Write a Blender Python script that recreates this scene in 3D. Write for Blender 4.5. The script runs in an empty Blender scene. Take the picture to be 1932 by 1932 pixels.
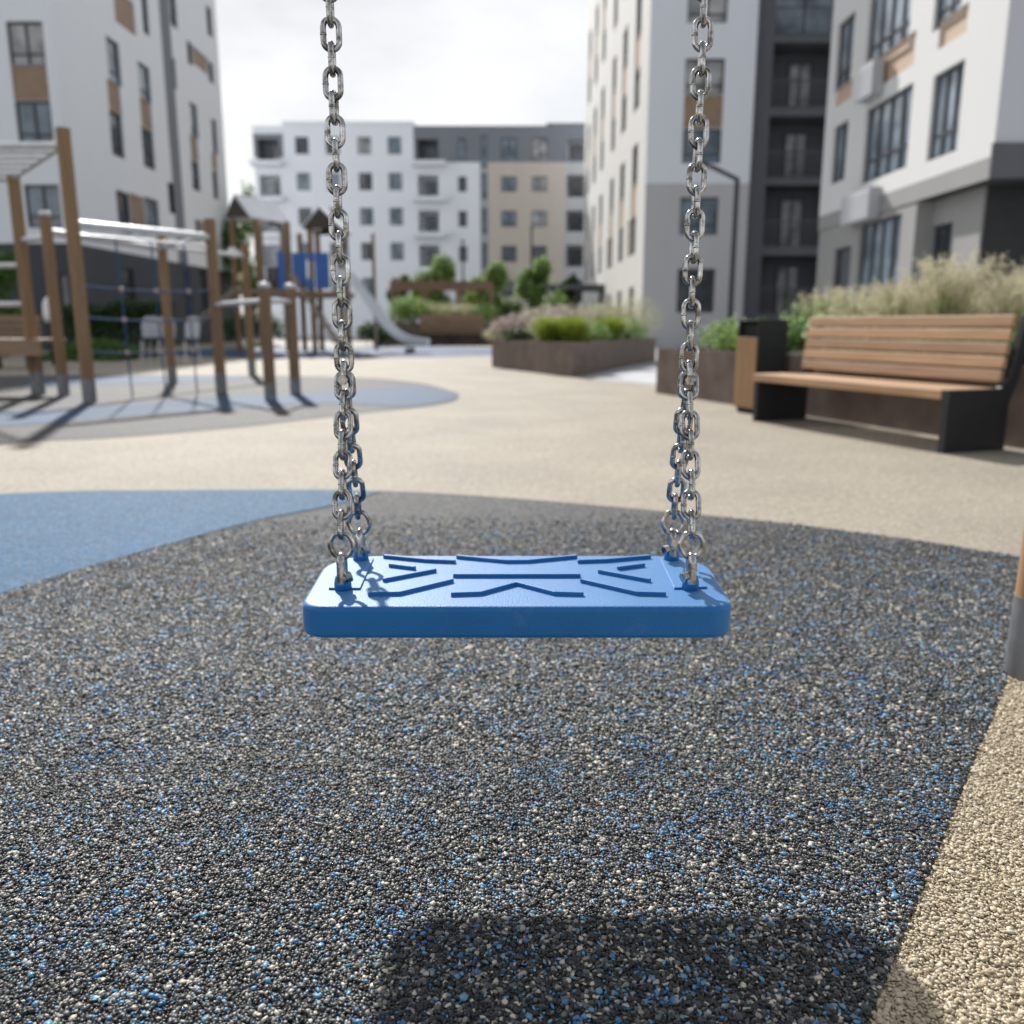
import bpy, math, random
import numpy as np
from mathutils import Vector, Matrix
random.seed(7)
rng = np.random.default_rng(11)
C = bpy.context.scene.collection
S = bpy.context.scene
R = math.radians
H = 0.85                      # eye height
PITCH = R(12.06)
FOC = 1650.9

# ------------------------------------------------------------------ survey helpers
def ray(px, py):
    xc = (px - 966) / FOC
    yc = (966 - py) / FOC
    c, s = math.cos(PITCH), math.sin(PITCH)
    return Vector((xc, c + yc * s, -s + yc * c))
def gnd(px, py):
    d = ray(px, py); t = H / -d.z
    return (d.x * t, d.y * t)
def onY(px, py, Y):
    d = ray(px, py); t = Y / d.y
    return (d.x * t, H + d.z * t)
def onX(px, py, X):
    d = ray(px, py); t = X / d.x
    return (d.y * t, H + d.z * t)

# ------------------------------------------------------------------ materials
def new_mat(name):
    m = bpy.data.materials.new(name); m.use_nodes = True
    nt = m.node_tree
    b = nt.nodes['Principled BSDF']
    return m, nt, b
def N(nt, t, **k):
    n = nt.nodes.new(t)
    for a, v in k.items():
        if a in n.inputs.keys(): n.inputs[a].default_value = v
        else: setattr(n, a, v)
    return n
def ramp(nt, src, stops, interp='LINEAR'):
    r = nt.nodes.new('ShaderNodeValToRGB'); r.color_ramp.interpolation = interp
    el = r.color_ramp.elements
    while len(el) > 1: el.remove(el[-1])
    for i, (p, c) in enumerate(stops):
        e = el[0] if i == 0 else el.new(p)
        e.position = p; e.color = (c[0], c[1], c[2], 1)
    nt.links.new(src, r.inputs['Fac'])
    return r
def mat(name, col, rough=0.6, metal=0.0, var=0.12, scale=6.0, bump=0.0, bscale=80.0, spec=0.5, stretch=None):
    m, nt, b = new_mat(name)
    L = nt.links
    tc = N(nt, 'ShaderNodeTexCoord')
    src = tc.outputs['Object']
    if stretch:
        mp = N(nt, 'ShaderNodeMapping'); mp.inputs['Scale'].default_value = stretch
        L.new(src, mp.inputs['Vector']); src = mp.outputs['Vector']
    nz = N(nt, 'ShaderNodeTexNoise'); nz.inputs['Scale'].default_value = scale; nz.inputs['Detail'].default_value = 6
    L.new(src, nz.inputs['Vector'])
    lo = [max(0, c * (1 - var)) for c in col]; hi = [min(1, c * (1 + var)) for c in col]
    r = ramp(nt, nz.outputs['Fac'], [(0.3, lo), (0.7, hi)])
    L.new(r.outputs['Color'], b.inputs['Base Color'])
    b.inputs['Roughness'].default_value = rough
    b.inputs['Metallic'].default_value = metal
    b.inputs['Specular IOR Level'].default_value = spec
    if bump:
        n2 = N(nt, 'ShaderNodeTexNoise'); n2.inputs['Scale'].default_value = bscale; n2.inputs['Detail'].default_value = 4
        L.new(src, n2.inputs['Vector'])
        bp = N(nt, 'ShaderNodeBump'); bp.inputs['Strength'].default_value = bump; bp.inputs['Distance'].default_value = 0.01
        L.new(n2.outputs['Fac'], bp.inputs['Height']); L.new(bp.outputs['Normal'], b.inputs['Normal'])
    return m

def crumb_ramp(kind):
    if kind == 'dark':
        return [(0.0, (.009, .010, .011)), (0.26, (.021, .022, .024)), (0.46, (.047, .053, .057)), (0.62, (.108, .115, .116)),
                (0.75, (.26, .24, .205)), (0.83, (.58, .52, .42)), (0.925, (.03, .15, .33)), (0.95, (.11, .29, .43))]
    if kind == 'darkblue':
        return [(0.0, (.009, .010, .011)), (0.30, (.021, .023, .026)), (0.50, (.055, .058, .062)), (0.61, (.13, .13, .128)), (0.69, (.46, .42, .35)), (0.77, (.02, .13, .33)), (0.88, (.08, .27, .45))]
    if kind == 'darkfar':
        return [(0.0, (.022, .023, .025)), (0.22, (.05, .05, .051)), (0.45, (.082, .081, .08)), (0.66, (.13, .125, .117)), (0.84, (.235, .215, .185)), (0.92, (.06, .10, .16))]
    if kind == 'beige':
        return [(0.0, (.38, .30, .19)), (0.2, (.48, .395, .265)), (0.5, (.54, .455, .32)), (0.75, (.45, .365, .24)), (0.9, (.62, .545, .41))]
    if kind == 'sand':
        return [(0.0, (.285, .242, .18)), (0.2, (.365, .322, .258)), (0.5, (.41, .37, .305)), (0.75, (.34, .297, .232)), (0.9, (.475, .435, .37))]
    if kind == 'blue':
        return [(0.0, (.006, .045, .12)), (0.2, (.018, .10, .22)), (0.45, (.036, .14, .27)), (0.65, (.022, .115, .245)), (0.8, (.085, .19, .285)), (0.93, (.15, .18, .20))]
    if kind == 'grey':
        return [(0.0, (.036, .036, .036)), (0.3, (.068, .068, .066)), (0.6, (.094, .093, .09)), (0.85, (.145, .137, .125))]
    if kind == 'pale':
        return [(0.0, (.018, .055, .125)), (0.4, (.034, .088, .175)), (0.7, (.052, .112, .195)), (0.9, (.10, .135, .17))]
def crumb_mat(name, kind, scale=150.0, rough=.72):
    """granulated rubber surface: one random granule colour per cell, with relief"""
    m, nt, b = new_mat(name); L = nt.links
    tc = N(nt, 'ShaderNodeTexCoord')
    nz = N(nt, 'ShaderNodeTexNoise'); nz.inputs['Scale'].default_value = scale * .7; nz.inputs['Detail'].default_value = 2
    L.new(tc.outputs['Object'], nz.inputs['Vector'])
    mx = N(nt, 'ShaderNodeVectorMath', operation='MULTIPLY_ADD')
    mx.inputs[1].default_value = (.006, .006, 0)
    L.new(nz.outputs['Color'], mx.inputs[0]); L.new(tc.outputs['Object'], mx.inputs[2])
    vo = N(nt, 'ShaderNodeTexVoronoi', voronoi_dimensions='2D'); vo.inputs['Scale'].default_value = scale
    L.new(mx.outputs[0], vo.inputs['Vector'])
    sp = N(nt, 'ShaderNodeSeparateColor'); L.new(vo.outputs['Color'], sp.inputs[0])
    r = ramp(nt, sp.outputs[0], crumb_ramp(kind), 'CONSTANT')
    # broad uneven wear, the blend of granule colours drifts from place to place
    big = N(nt, 'ShaderNodeTexNoise'); big.inputs['Scale'].default_value = 1.1; big.inputs['Detail'].default_value = 5
    L.new(tc.outputs['Object'], big.inputs['Vector'])
    br = ramp(nt, big.outputs['Fac'], [(.3, (.88, .88, .89)), (.7, (1.1, 1.09, 1.07))])
    mm = N(nt, 'ShaderNodeMix', data_type='RGBA', blend_type='MULTIPLY'); mm.inputs[0].default_value = 1
    L.new(r.outputs['Color'], mm.inputs[6]); L.new(br.outputs['Color'], mm.inputs[7])
    sm = N(nt, 'ShaderNodeTexNoise'); sm.inputs['Scale'].default_value = 26; sm.inputs['Detail'].default_value = 6; sm.inputs['Roughness'].default_value = .7
    L.new(tc.outputs['Object'], sm.inputs['Vector'])
    sr = ramp(nt, sm.outputs['Fac'], [(.32, (.80, .80, .80)), (.68, (1.14, 1.13, 1.12))])
    m2 = N(nt, 'ShaderNodeMix', data_type='RGBA', blend_type='MULTIPLY'); m2.inputs[0].default_value = 1
    L.new(mm.outputs[2], m2.inputs[6]); L.new(sr.outputs['Color'], m2.inputs[7])
    L.new(m2.outputs[2], b.inputs['Base Color'])
    b.inputs['Roughness'].default_value = rough; b.inputs['Specular IOR Level'].default_value = .25
    inv = N(nt, 'ShaderNodeMath', operation='SUBTRACT'); inv.inputs[0].default_value = 1
    L.new(vo.outputs['Distance'], inv.inputs[1])
    bp = N(nt, 'ShaderNodeBump'); bp.inputs['Strength'].default_value = .8; bp.inputs['Distance'].default_value = .004
    L.new(inv.outputs[0], bp.inputs['Height']); L.new(bp.outputs['Normal'], b.inputs['Normal'])
    return m
def granule_mat(name, kind, rough=.45):
    m, nt, b = new_mat(name); L = nt.links
    g = N(nt, 'ShaderNodeNewGeometry')
    r = ramp(nt, g.outputs['Random Per Island'], crumb_ramp(kind), 'CONSTANT')
    if kind == 'dark':      # the blue granules lie in loose drifts
        r2 = ramp(nt, g.outputs['Random Per Island'], crumb_ramp('darkblue'), 'CONSTANT')
        nz = N(nt, 'ShaderNodeTexNoise'); nz.inputs['Scale'].default_value = 9; nz.inputs['Detail'].default_value = 4
        L.new(g.outputs['Position'], nz.inputs['Vector'])
        fr = ramp(nt, nz.outputs['Fac'], [(.50, (0, 0, 0)), (.60, (1, 1, 1))])
        mx = N(nt, 'ShaderNodeMix', data_type='RGBA'); L.new(fr.outputs[0], mx.inputs[0]); L.new(r.outputs[0], mx.inputs[6]); L.new(r2.outputs[0], mx.inputs[7])
        L.new(mx.outputs[2], b.inputs['Base Color'])
    else: L.new(r.outputs['Color'], b.inputs['Base Color'])
    b.inputs['Roughness'].default_value = rough
    b.inputs['Specular IOR Level'].default_value = .5
    b.inputs['Sheen Weight'].default_value = .08; b.inputs['Sheen Roughness'].default_value = .5
    return m
def leaf_mat(name, stops, trans=.25):
    m, nt, b = new_mat(name); L = nt.links
    g = N(nt, 'ShaderNodeNewGeometry')
    r = ramp(nt, g.outputs['Random Per Island'], stops)
    L.new(r.outputs['Color'], b.inputs['Base Color'])
    b.inputs['Roughness'].default_value = .55
    tr = N(nt, 'ShaderNodeBsdfTranslucent'); L.new(r.outputs['Color'], tr.inputs['Color'])
    mx = N(nt, 'ShaderNodeMixShader'); mx.inputs[0].default_value = trans
    L.new(b.outputs[0], mx.inputs[1]); L.new(tr.outputs[0], mx.inputs[2])
    L.new(mx.outputs[0], nt.nodes['Material Output'].inputs['Surface'])
    return m

def wood_mat(name, c0, c1, axis=1, rough=.55):
    st = [26, 26, 26]; st[axis] = 1.2
    m, nt, b = new_mat(name); L = nt.links
    tc = N(nt, 'ShaderNodeTexCoord'); mp = N(nt, 'ShaderNodeMapping'); mp.inputs['Scale'].default_value = st
    L.new(tc.outputs['Object'], mp.inputs['Vector'])
    nz = N(nt, 'ShaderNodeTexNoise'); nz.inputs['Scale'].default_value = 1.5; nz.inputs['Detail'].default_value = 7; nz.inputs['Distortion'].default_value = .6
    L.new(mp.outputs[0], nz.inputs['Vector'])
    r = ramp(nt, nz.outputs['Fac'], [(.25, c0), (.75, c1)])
    oi = N(nt, 'ShaderNodeObjectInfo')         # boards differ a little from one to the next
    vr = ramp(nt, oi.outputs['Random'], [(0, (.84, .84, .86)), (1, (1.12, 1.11, 1.08))])
    ml = N(nt, 'ShaderNodeMix', data_type='RGBA', blend_type='MULTIPLY'); ml.inputs[0].default_value = 1
    L.new(r.outputs[0], ml.inputs[6]); L.new(vr.outputs[0], ml.inputs[7])
    L.new(ml.outputs[2], b.inputs['Base Color'])
    b.inputs['Roughness'].default_value = rough
    bp = N(nt, 'ShaderNodeBump'); bp.inputs['Strength'].default_value = .2; bp.inputs['Distance'].default_value = .003
    L.new(nz.outputs['Fac'], bp.inputs['Height']); L.new(bp.outputs['Normal'], b.inputs['Normal'])
    return m

def plaster(name, col, var=.035):
    """painted render with faint rain streaks"""
    m, nt, b = new_mat(name); L = nt.links
    tc = N(nt, 'ShaderNodeTexCoord'); mp = N(nt, 'ShaderNodeMapping'); mp.inputs['Scale'].default_value = (.9, .9, .12)
    L.new(tc.outputs['Object'], mp.inputs['Vector'])
    nz = N(nt, 'ShaderNodeTexNoise'); nz.inputs['Scale'].default_value = 1.6; nz.inputs['Detail'].default_value = 7
    L.new(mp.outputs[0], nz.inputs['Vector'])
    r = ramp(nt, nz.outputs['Fac'], [(.3, [c * (1 - var) for c in col]), (.7, [min(1, c * (1 + var)) for c in col])])
    L.new(r.outputs[0], b.inputs['Base Color']); b.inputs['Roughness'].default_value = .85
    return m

M = {}
M['white'] = plaster('white_plaster', (.76, .785, .82), .014)
M['bwhite'] = plaster('bounce_lit_plaster', (.81, .835, .87), .012)  # white raised to carry sunlight bounced onto the shaded blocks
M['base'] = plaster('anthracite_cladding', (.062, .068, .08), .08)
M['rwhite'] = plaster('warm_white_plaster', (.655, .65, .635), .012)
M['twhite'] = plaster('sunlit_side_plaster', (.60, .585, .55), .02)  # sunlit tone of the tower's side wall put into the colour
M['rgrey'] = plaster('stone_grey_plaster', (.285, .28, .27), .03)
M['pgrey'] = plaster('shaded_face_plaster', (.56, .57, .59), .03)  # greyed copy for the camera-facing wall, its shading put into the colour
M['cream'] = plaster('cream_plaster', (.57, .505, .44))
M['wgrey'] = plaster('warm_grey_plaster', (.50, .50, .505), .03)
M['lgrey'] = plaster('light_grey_plaster', (.40, .41, .43))
M['dgrey'] = plaster('dark_grey_cladding', (.115, .12, .13), .08)
M['slate'] = plaster('slate_grey_cladding', (.20, .215, .24), .06)
M['black'] = mat('overhang_shadow_black', (.03, .03, .03), .8)  # black carries the darkness under the overhang and in the porch
M['brown'] = mat('brown_panel', (.30, .205, .135), .6, var=.1, scale=3)
M['tan'] = mat('tan_panel', (.50, .36, .25), .6, var=.08, scale=3)
M['frame'] = mat('window_frame', (.045, .05, .06), .4)
M['conc'] = mat('concrete', (.45, .45, .46), .85, var=.1, scale=2)
def glass(name, col, rough=.06):
    m, nt, b = new_mat(name)
    L = nt.links
    tc = N(nt, 'ShaderNodeTexCoord')
    nz = N(nt, 'ShaderNodeTexNoise'); nz.inputs['Scale'].default_value = 1.3; nz.inputs['Detail'].default_value = 3
    L.new(tc.outputs['Object'], nz.inputs['Vector'])
    r = ramp(nt, nz.outputs['Fac'], [(.35, [c * .55 for c in col]), (.65, [c * 1.35 for c in col])])
    L.new(r.outputs[0], b.inputs['Base Color'])
    b.inputs['Roughness'].default_value = rough; b.inputs['IOR'].default_value = 1.6
    return m
M['gl0'] = glass('dark_window_glass', (.06, .07, .08))
M['gl1'] = glass('blue_window_glass', (.17, .215, .26))
M['gl2'] = glass('curtained_window_glass', (.38, .385, .38))
M['gl3'] = glass('bright_window_glass', (.30, .36, .42))
M['rail'] = mat('balcony_rail_metal', (.10, .105, .115), .4, .3)
M['corten'] = mat('weathered_steel', (.165, .125, .105), .75, .1, var=.22, scale=5, bump=.15, bscale=60)
M['soil'] = mat('planting_soil', (.05, .038, .028), .95, var=.4, scale=25, bump=.6, bscale=40)
M['wood'] = wood_mat('oiled_wood', (.35, .205, .108), (.55, .35, .205), 1)
M['woodz'] = wood_mat('upright_wood', (.30, .175, .085), (.46, .28, .145), 2)
M['post'] = wood_mat('round_timber', (.175, .105, .055), (.30, .185, .10), 2, .65)
M['postpale'] = wood_mat('weathered_timber', (.25, .20, .15), (.40, .33, .25), 2, .7)
M['plank'] = wood_mat('deck_timber', (.22, .14, .085), (.36, .25, .16), 0, .65)
M['graph'] = mat('graphite_steel', (.022, .024, .028), .5, .0, var=.15, scale=8, spec=.5)
M['bin_in'] = mat('bin_opening', (.006, .006, .007), .7)
M['steel'] = mat('brushed_steel', (.58, .60, .64), .42, .6, var=.12, scale=14)
M['galv'] = mat('galvanised_tube', (.62, .63, .65), .45, .5, var=.1, scale=10)
M['shoe'] = mat('post_shoe_steel', (.23, .23, .24), .5, .6, var=.25, scale=12)
M['rope'] = mat('blue_rope', (.035, .085, .19), .85, var=.25, scale=40, bump=.4, bscale=120)
M['clamp'] = mat('net_clamp', (.42, .33, .29), .5)
M['bluepanel'] = mat('blue_play_panel', (.028, .12, .40), .45, var=.1, scale=4)
M['roofdark'] = mat('dark_gable_board', (.065, .052, .043), .8, var=.2, scale=6)
M['roofpale'] = mat('sky_pale_roof', (.80, .81, .84), .6, .0, var=.06, scale=2)  # sky reflected by the roof slope is put into this pale colour
M['lampblk'] = mat('black_lamp_paint', (.02, .021, .023), .45)
M['chairgrey'] = mat('grey_plastic', (.44, .45, .49), .5)
M['bark'] = mat('bark', (.10, .075, .055), .9, var=.35, scale=14, bump=.6, bscale=30, stretch=(1, 1, .2))
M['blobwhite'] = mat('white_blob', (.82, .82, .80), .4)
M['blobyell'] = mat('yellow_blob', (.62, .52, .24), .4)

def chain_mat():
    m, nt, b = new_mat('galvanised_chain_steel'); L = nt.links
    tc = N(nt, 'ShaderNodeTexCoord')
    oi = N(nt, 'ShaderNodeObjectInfo')
    ad = N(nt, 'ShaderNodeVectorMath', operation='ADD')
    L.new(tc.outputs['Object'], ad.inputs[0]); L.new(oi.outputs['Location'], ad.inputs[1])
    nz = N(nt, 'ShaderNodeTexNoise'); nz.inputs['Scale'].default_value = 75; nz.inputs['Detail'].default_value = 5
    L.new(ad.outputs[0], nz.inputs['Vector'])
    r = ramp(nt, nz.outputs['Fac'], [(.34, (.16, .145, .125)), (.48, (.38, .37, .355)), (.70, (.62, .615, .605))])
    L.new(r.outputs[0], b.inputs['Base Color'])
    rr = ramp(nt, nz.outputs['Fac'], [(.33, (.25, .25, .25)), (.6, (.085, .085, .085))])
    L.new(rr.outputs[0], b.inputs['Roughness'])
    b.inputs['Metallic'].default_value = 1
    n2 = N(nt, 'ShaderNodeTexNoise'); n2.inputs['Scale'].default_value = 330; n2.inputs['Detail'].default_value = 3
    L.new(ad.outputs[0], n2.inputs['Vector'])
    bp = N(nt, 'ShaderNodeBump'); bp.inputs['Strength'].default_value = .22; bp.inputs['Distance'].default_value = .001
    L.new(n2.outputs['Fac'], bp.inputs['Height']); L.new(bp.outputs['Normal'], b.inputs['Normal'])
    return m
M['chain'] = chain_mat()
def seat_mat():
    m, nt, b = new_mat('blue_moulded_rubber'); L = nt.links
    tc = N(nt, 'ShaderNodeTexCoord')
    nz = N(nt, 'ShaderNodeTexNoise'); nz.inputs['Scale'].default_value = 9; nz.inputs['Detail'].default_value = 6
    L.new(tc.outputs['Object'], nz.inputs['Vector'])
    r = ramp(nt, nz.outputs['Fac'], [(.3, (.002, .128, .375)), (.7, (.004, .15, .43))])
    # faint scuffs where people sit
    n3 = N(nt, 'ShaderNodeTexNoise'); n3.inputs['Scale'].default_value = 26; n3.inputs['Detail'].default_value = 9; n3.inputs['Distortion'].default_value = 1.2
    L.new(tc.outputs['Object'], n3.inputs['Vector'])
    sr = ramp(nt, n3.outputs['Fac'], [(.58, (0, 0, 0)), (.80, (.14, .14, .14))])
    mx = N(nt, 'ShaderNodeMix', data_type='RGBA'); mx.inputs[7].default_value = (.30, .42, .56, 1)
    L.new(sr.outputs[0], mx.inputs[0]); L.new(r.outputs[0], mx.inputs[6])
    L.new(mx.outputs[2], b.inputs['Base Color'])
    b.inputs['Roughness'].default_value = .52; b.inputs['Specular IOR Level'].default_value = .5
    b.inputs['Sheen Weight'].default_value = .36; b.inputs['Sheen Roughness'].default_value = .36; b.inputs['Sheen Tint'].default_value = (.70, .95, 1, 1)
    vo = N(nt, 'ShaderNodeTexVoronoi'); vo.inputs['Scale'].default_value = 420
    L.new(tc.outputs['Object'], vo.inputs['Vector'])
    bp = N(nt, 'ShaderNodeBump'); bp.inputs['Strength'].default_value = .28; bp.inputs['Distance'].default_value = .0012
    L.new(vo.outputs['Distance'], bp.inputs['Height']); L.new(bp.outputs['Normal'], b.inputs['Normal'])
    return m
M['seat'] = seat_mat()

# ------------------------------------------------------------------ mesh builder
class MB:
    def __init__(s): s.v = []; s.f = []; s.m = []; s.sm = []
    def add(s, vs, fs, mi=0, smooth=False):
        o = len(s.v); s.v += [tuple(p) for p in vs]
        for f in fs: s.f.append(tuple(i + o for i in f)); s.m.append(mi); s.sm.append(smooth)
        return s
    def box(s, a, b, mi=0):
        (x0, y0, z0), (x1, y1, z1) = a, b
        return s.add([(x0,y0,z0),(x1,y0,z0),(x1,y1,z0),(x0,y1,z0),(x0,y0,z1),(x1,y0,z1),(x1,y1,z1),(x0,y1,z1)],
              [(0,3,2,1),(4,5,6,7),(0,1,5,4),(1,2,6,5),(2,3,7,6),(3,0,4,7)], mi)
    def obox(s, c, ax, ay, az, mi=0):
        """box from a centre and three half-axis vectors"""
        c, ax, ay, az = map(Vector, (c, ax, ay, az))
        vs = [c + ax*i + ay*j + az*k for k in (-1,1) for j in (-1,1) for i in (-1,1)]
        return s.add(vs, [(0,2,3,1),(4,5,7,6),(0,1,5,4),(1,3,7,5),(3,2,6,7),(2,0,4,6)], mi)
    def prism(s, pts, d, mi=0):
        """closed polygon of 3-D points pushed along d"""
        n = len(pts); d = Vector(d); vs = [Vector(p) for p in pts] + [Vector(p) + d for p in pts]
        fs = [tuple(range(n))[::-1], tuple(range(n, 2*n))] + [(i, (i+1) % n, n + (i+1) % n, n + i) for i in range(n)]
        return s.add(vs, fs, mi)
    def tube(s, pts, r, seg=12, closed=False, mi=0, cap=True, radii=None):
        P = [Vector(p) for p in pts]; n = len(P); rings = []
        up = None
        for i in range(n):
            if closed: t = P[(i+1) % n] - P[i-1]
            else: t = P[min(i+1, n-1)] - P[max(i-1, 0)]
            t.normalize()
            if up is None:
                up = Vector((0,0,1)) if abs(t.z) < .9 else Vector((1,0,0))
            a = t.cross(up).normalized(); up = a.cross(t).normalized()
            rr = radii[i] if radii else r
            rings.append([P[i] + (a*math.cos(2*math.pi*k/seg) + up*math.sin(2*math.pi*k/seg))*rr for k in range(seg)])
        vs = [p for q in rings for p in q]; fs = []
        for i in range(n if closed else n-1):
            j = (i+1) % n
            for k in range(seg):
                k2 = (k+1) % seg
                fs.append((i*seg+k, i*seg+k2, j*seg+k2, j*seg+k))
        s.add(vs, fs, mi, True)
        if cap and not closed:
            s.add(rings[0], [tuple(range(seg))], mi); s.add(rings[-1], [tuple(range(seg))[::-1]], mi)
        return s
    def lathe(s, prof, c=(0,0,0), seg=24, mi=0):
        vs = []; n = len(prof)
        for (r, z) in prof:
            for k in range(seg):
                a = 2*math.pi*k/seg; vs.append((c[0]+r*math.cos(a), c[1]+r*math.sin(a), c[2]+z))
        fs = [(i*seg+k, i*seg+(k+1) % seg, (i+1)*seg+(k+1) % seg, (i+1)*seg+k) for i in range(n-1) for k in range(seg)]
        fs += [tuple(range(seg))[::-1], tuple((n-1)*seg+k for k in range(seg))]
        return s.add(vs, fs, mi, True)
    def build(s, name, mats, parent=None, bevel=0, seg=2, loc=None):
        me = bpy.data.meshes.new(name)
        me.from_pydata(s.v, [], s.f)
        mats = mats if isinstance(mats, (list, tuple)) else [mats]
        for m in mats: me.materials.append(m if not isinstance(m, str) else M[m])
        me.polygons.foreach_set('material_index', s.m)
        me.polygons.foreach_set('use_smooth', s.sm)
        me.update()
        o = bpy.data.objects.new(name, me); C.objects.link(o)
        if parent: o.parent = parent
        if loc: o.location = loc
        if bevel:
            w = o.modifiers.new('edge', 'BEVEL'); w.width = bevel; w.segments = seg; w.limit_method = 'ANGLE'; w.angle_limit = R(40)
        return o
def tag(o, label, cat, group=None, kind=None):
    if label: o['label'] = label
    if cat: o['category'] = cat
    if group: o['group'] = group
    if kind: o['kind'] = kind
    return o
def thing(name, loc, label, cat, group=None, rz=0):
    o = bpy.data.objects.new(name, None); C.objects.link(o)
    o.location = loc; o.rotation_euler = (0, 0, rz); o.empty_display_size = .2
    return tag(o, label, cat, group, 'thing')
def part_empty(name, parent):
    o = bpy.data.objects.new(name, None); C.objects.link(o); o.parent = parent; return o
def dup(root, loc, rz=0, scale=1.0, label=None, group=None):
    r = root.copy(); C.objects.link(r); r.location = loc; r.rotation_euler = (0, 0, rz)
    r.scale = (scale,)*3 if not isinstance(scale, tuple) else scale
    if label: r['label'] = label
    if group: r['group'] = group
    for ch in list(root.children):
        c = ch.copy(); C.objects.link(c); c.parent = r
        for g in ch.children:
            d = g.copy(); C.objects.link(d); d.parent = c
    return r
def fast_mesh(name, verts, faces, mats, smooth=False, parent=None):
    me = bpy.data.meshes.new(name)
    nv = len(verts); nf, k = faces.shape
    me.vertices.add(nv); me.vertices.foreach_set('co', np.ascontiguousarray(verts, dtype=np.float32).ravel())
    me.loops.add(nf*k); me.loops.foreach_set('vertex_index', np.ascontiguousarray(faces, dtype=np.int32).ravel())
    me.polygons.add(nf); me.polygons.foreach_set('loop_start', np.arange(0, nf*k, k, dtype=np.int32))
    if smooth: me.polygons.foreach_set('use_smooth', np.ones(nf, dtype=bool))
    me.update(calc_edges=True)
    for m in (mats if isinstance(mats, (list, tuple)) else [mats]): me.materials.append(m)
    o = bpy.data.objects.new(name, me); C.objects.link(o)
    if parent: o.parent = parent
    return o
def sheet(name, pts, z, m):
    b = MB(); b.add([(p[0], p[1], z) for p in pts], [tuple(range(len(pts)))])
    o = b.build(name, m); o['kind'] = 'structure'
    if o.data.polygons[0].normal.z < 0: o.data.flip_normals()
    return o
def smooth_pts(pts, n=6):
    """Catmull-Rom through open list of 2-D points"""
    out = []
    P = [np.array(p, float) for p in pts]; P = [2*P[0]-P[1]] + P + [2*P[-1]-P[-2]]
    for i in range(1, len(P)-2):
        for k in range(n):
            t = k/n; a, b, c, d = P[i-1], P[i], P[i+1], P[i+2]
            out.append(tuple(.5*((2*b)+(c-a)*t+(2*a-5*b+4*c-d)*t*t+(3*b-a-3*c+d)*t**3)))
    out.append(tuple(P[-2])); return out
# ------------------------------------------------------------------ camera, sky, sun
cd = bpy.data.cameras.new('camera'); cam = bpy.data.objects.new('camera', cd); C.objects.link(cam)
cam.location = (0, 0, H); cam.rotation_euler = (R(90) - PITCH, 0, 0)
cd.sensor_width = 36; cd.lens = 1750/2048*36; cd.clip_start = .02; cd.clip_end = 2000
cd.dof.use_dof = True; cd.dof.focus_distance = 1.30; cd.dof.aperture_fstop = 3.15
S.camera = cam
SUN_DIR = Vector((.325, -.946, 0)).normalized()      # the way the light travels, on plan
EL = R(36)
w = bpy.data.worlds.new('World'); S.world = w; w.use_nodes = True
nt = w.node_tree; L = nt.links
bg = nt.nodes['Background']; bg.inputs['Strength'].default_value = .1
sky = nt.nodes.new('ShaderNodeTexSky'); sky.sky_type = 'NISHITA'; sky.sun_disc = False
sky.sun_elevation = EL
az = math.atan2(-SUN_DIR.x, -SUN_DIR.y)           # sun stands towards (-SUN_DIR); rotation runs clockwise from +y
sky.sun_rotation = az
sky.air_density = 1.0; sky.dust_density = 1.5
tc = N(nt, 'ShaderNodeTexCoord')
mp = N(nt, 'ShaderNodeMapping'); mp.inputs['Scale'].default_value = (1.3, 1.3, 3.2); mp.inputs['Location'].default_value = (3.3, 1.2, .4)
L.new(tc.outputs['Generated'], mp.inputs['Vector'])
nz = N(nt, 'ShaderNodeTexNoise'); nz.inputs['Scale'].default_value = 1.6; nz.inputs['Detail'].default_value = 9; nz.inputs['Roughness'].default_value = .52
L.new(mp.outputs[0], nz.inputs['Vector'])
cl = ramp(nt, nz.outputs['Fac'], [(.38, (.62, .64, .675)), (.50, (.80, .815, .84)), (.62, (.94, .945, .95))])
sc = N(nt, 'ShaderNodeVectorMath', operation='SCALE'); sc.inputs['Scale'].default_value = 9.6
L.new(cl.outputs[0], sc.inputs[0])
# cloud dull overhead; low band behind is brightened to lift the shaded fronts
dt = N(nt, 'ShaderNodeVectorMath', operation='DOT_PRODUCT'); dt.inputs[1].default_value = (-.05, .35, -.90)
L.new(tc.outputs['Generated'], dt.inputs[0])
mr = N(nt, 'ShaderNodeMath', operation='MULTIPLY_ADD'); mr.inputs[1].default_value = .7; mr.inputs[2].default_value = .63; L.new(dt.outputs['Value'], mr.inputs[0])
gr = ramp(nt, mr.outputs[0], [(0.0, (.42, .44, .48)), (.22, (.60, .62, .65)), (.37, (1.38, 1.40, 1.43)), (.52, (1.15, 1.16, 1.17)), (.74, (1.02, 1.02, 1.02))])
ml = N(nt, 'ShaderNodeVectorMath', operation='MULTIPLY'); L.new(sc.outputs[0], ml.inputs[0]); L.new(gr.outputs[0], ml.inputs[1]); sc = ml
mx = N(nt, 'ShaderNodeMix', data_type='RGBA')
mx.inputs[0].default_value = .90
L.new(sky.outputs[0], mx.inputs[6]); L.new(sc.outputs[0], mx.inputs[7])
L.new(mx.outputs[2], bg.inputs['Color'])
sd = bpy.data.lights.new('sun', 'SUN'); sd.energy = 5.0; sd.angle = R(1.5); sd.color = (1, .975, .94)
so = bpy.data.objects.new('sun', sd); C.objects.link(so)
tr = Vector((SUN_DIR.x*math.cos(EL), SUN_DIR.y*math.cos(EL), -math.sin(EL)))
so.rotation_euler = tr.to_track_quat('-Z', 'Y').to_euler(); so.location = (-8, 16, 14)
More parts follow.
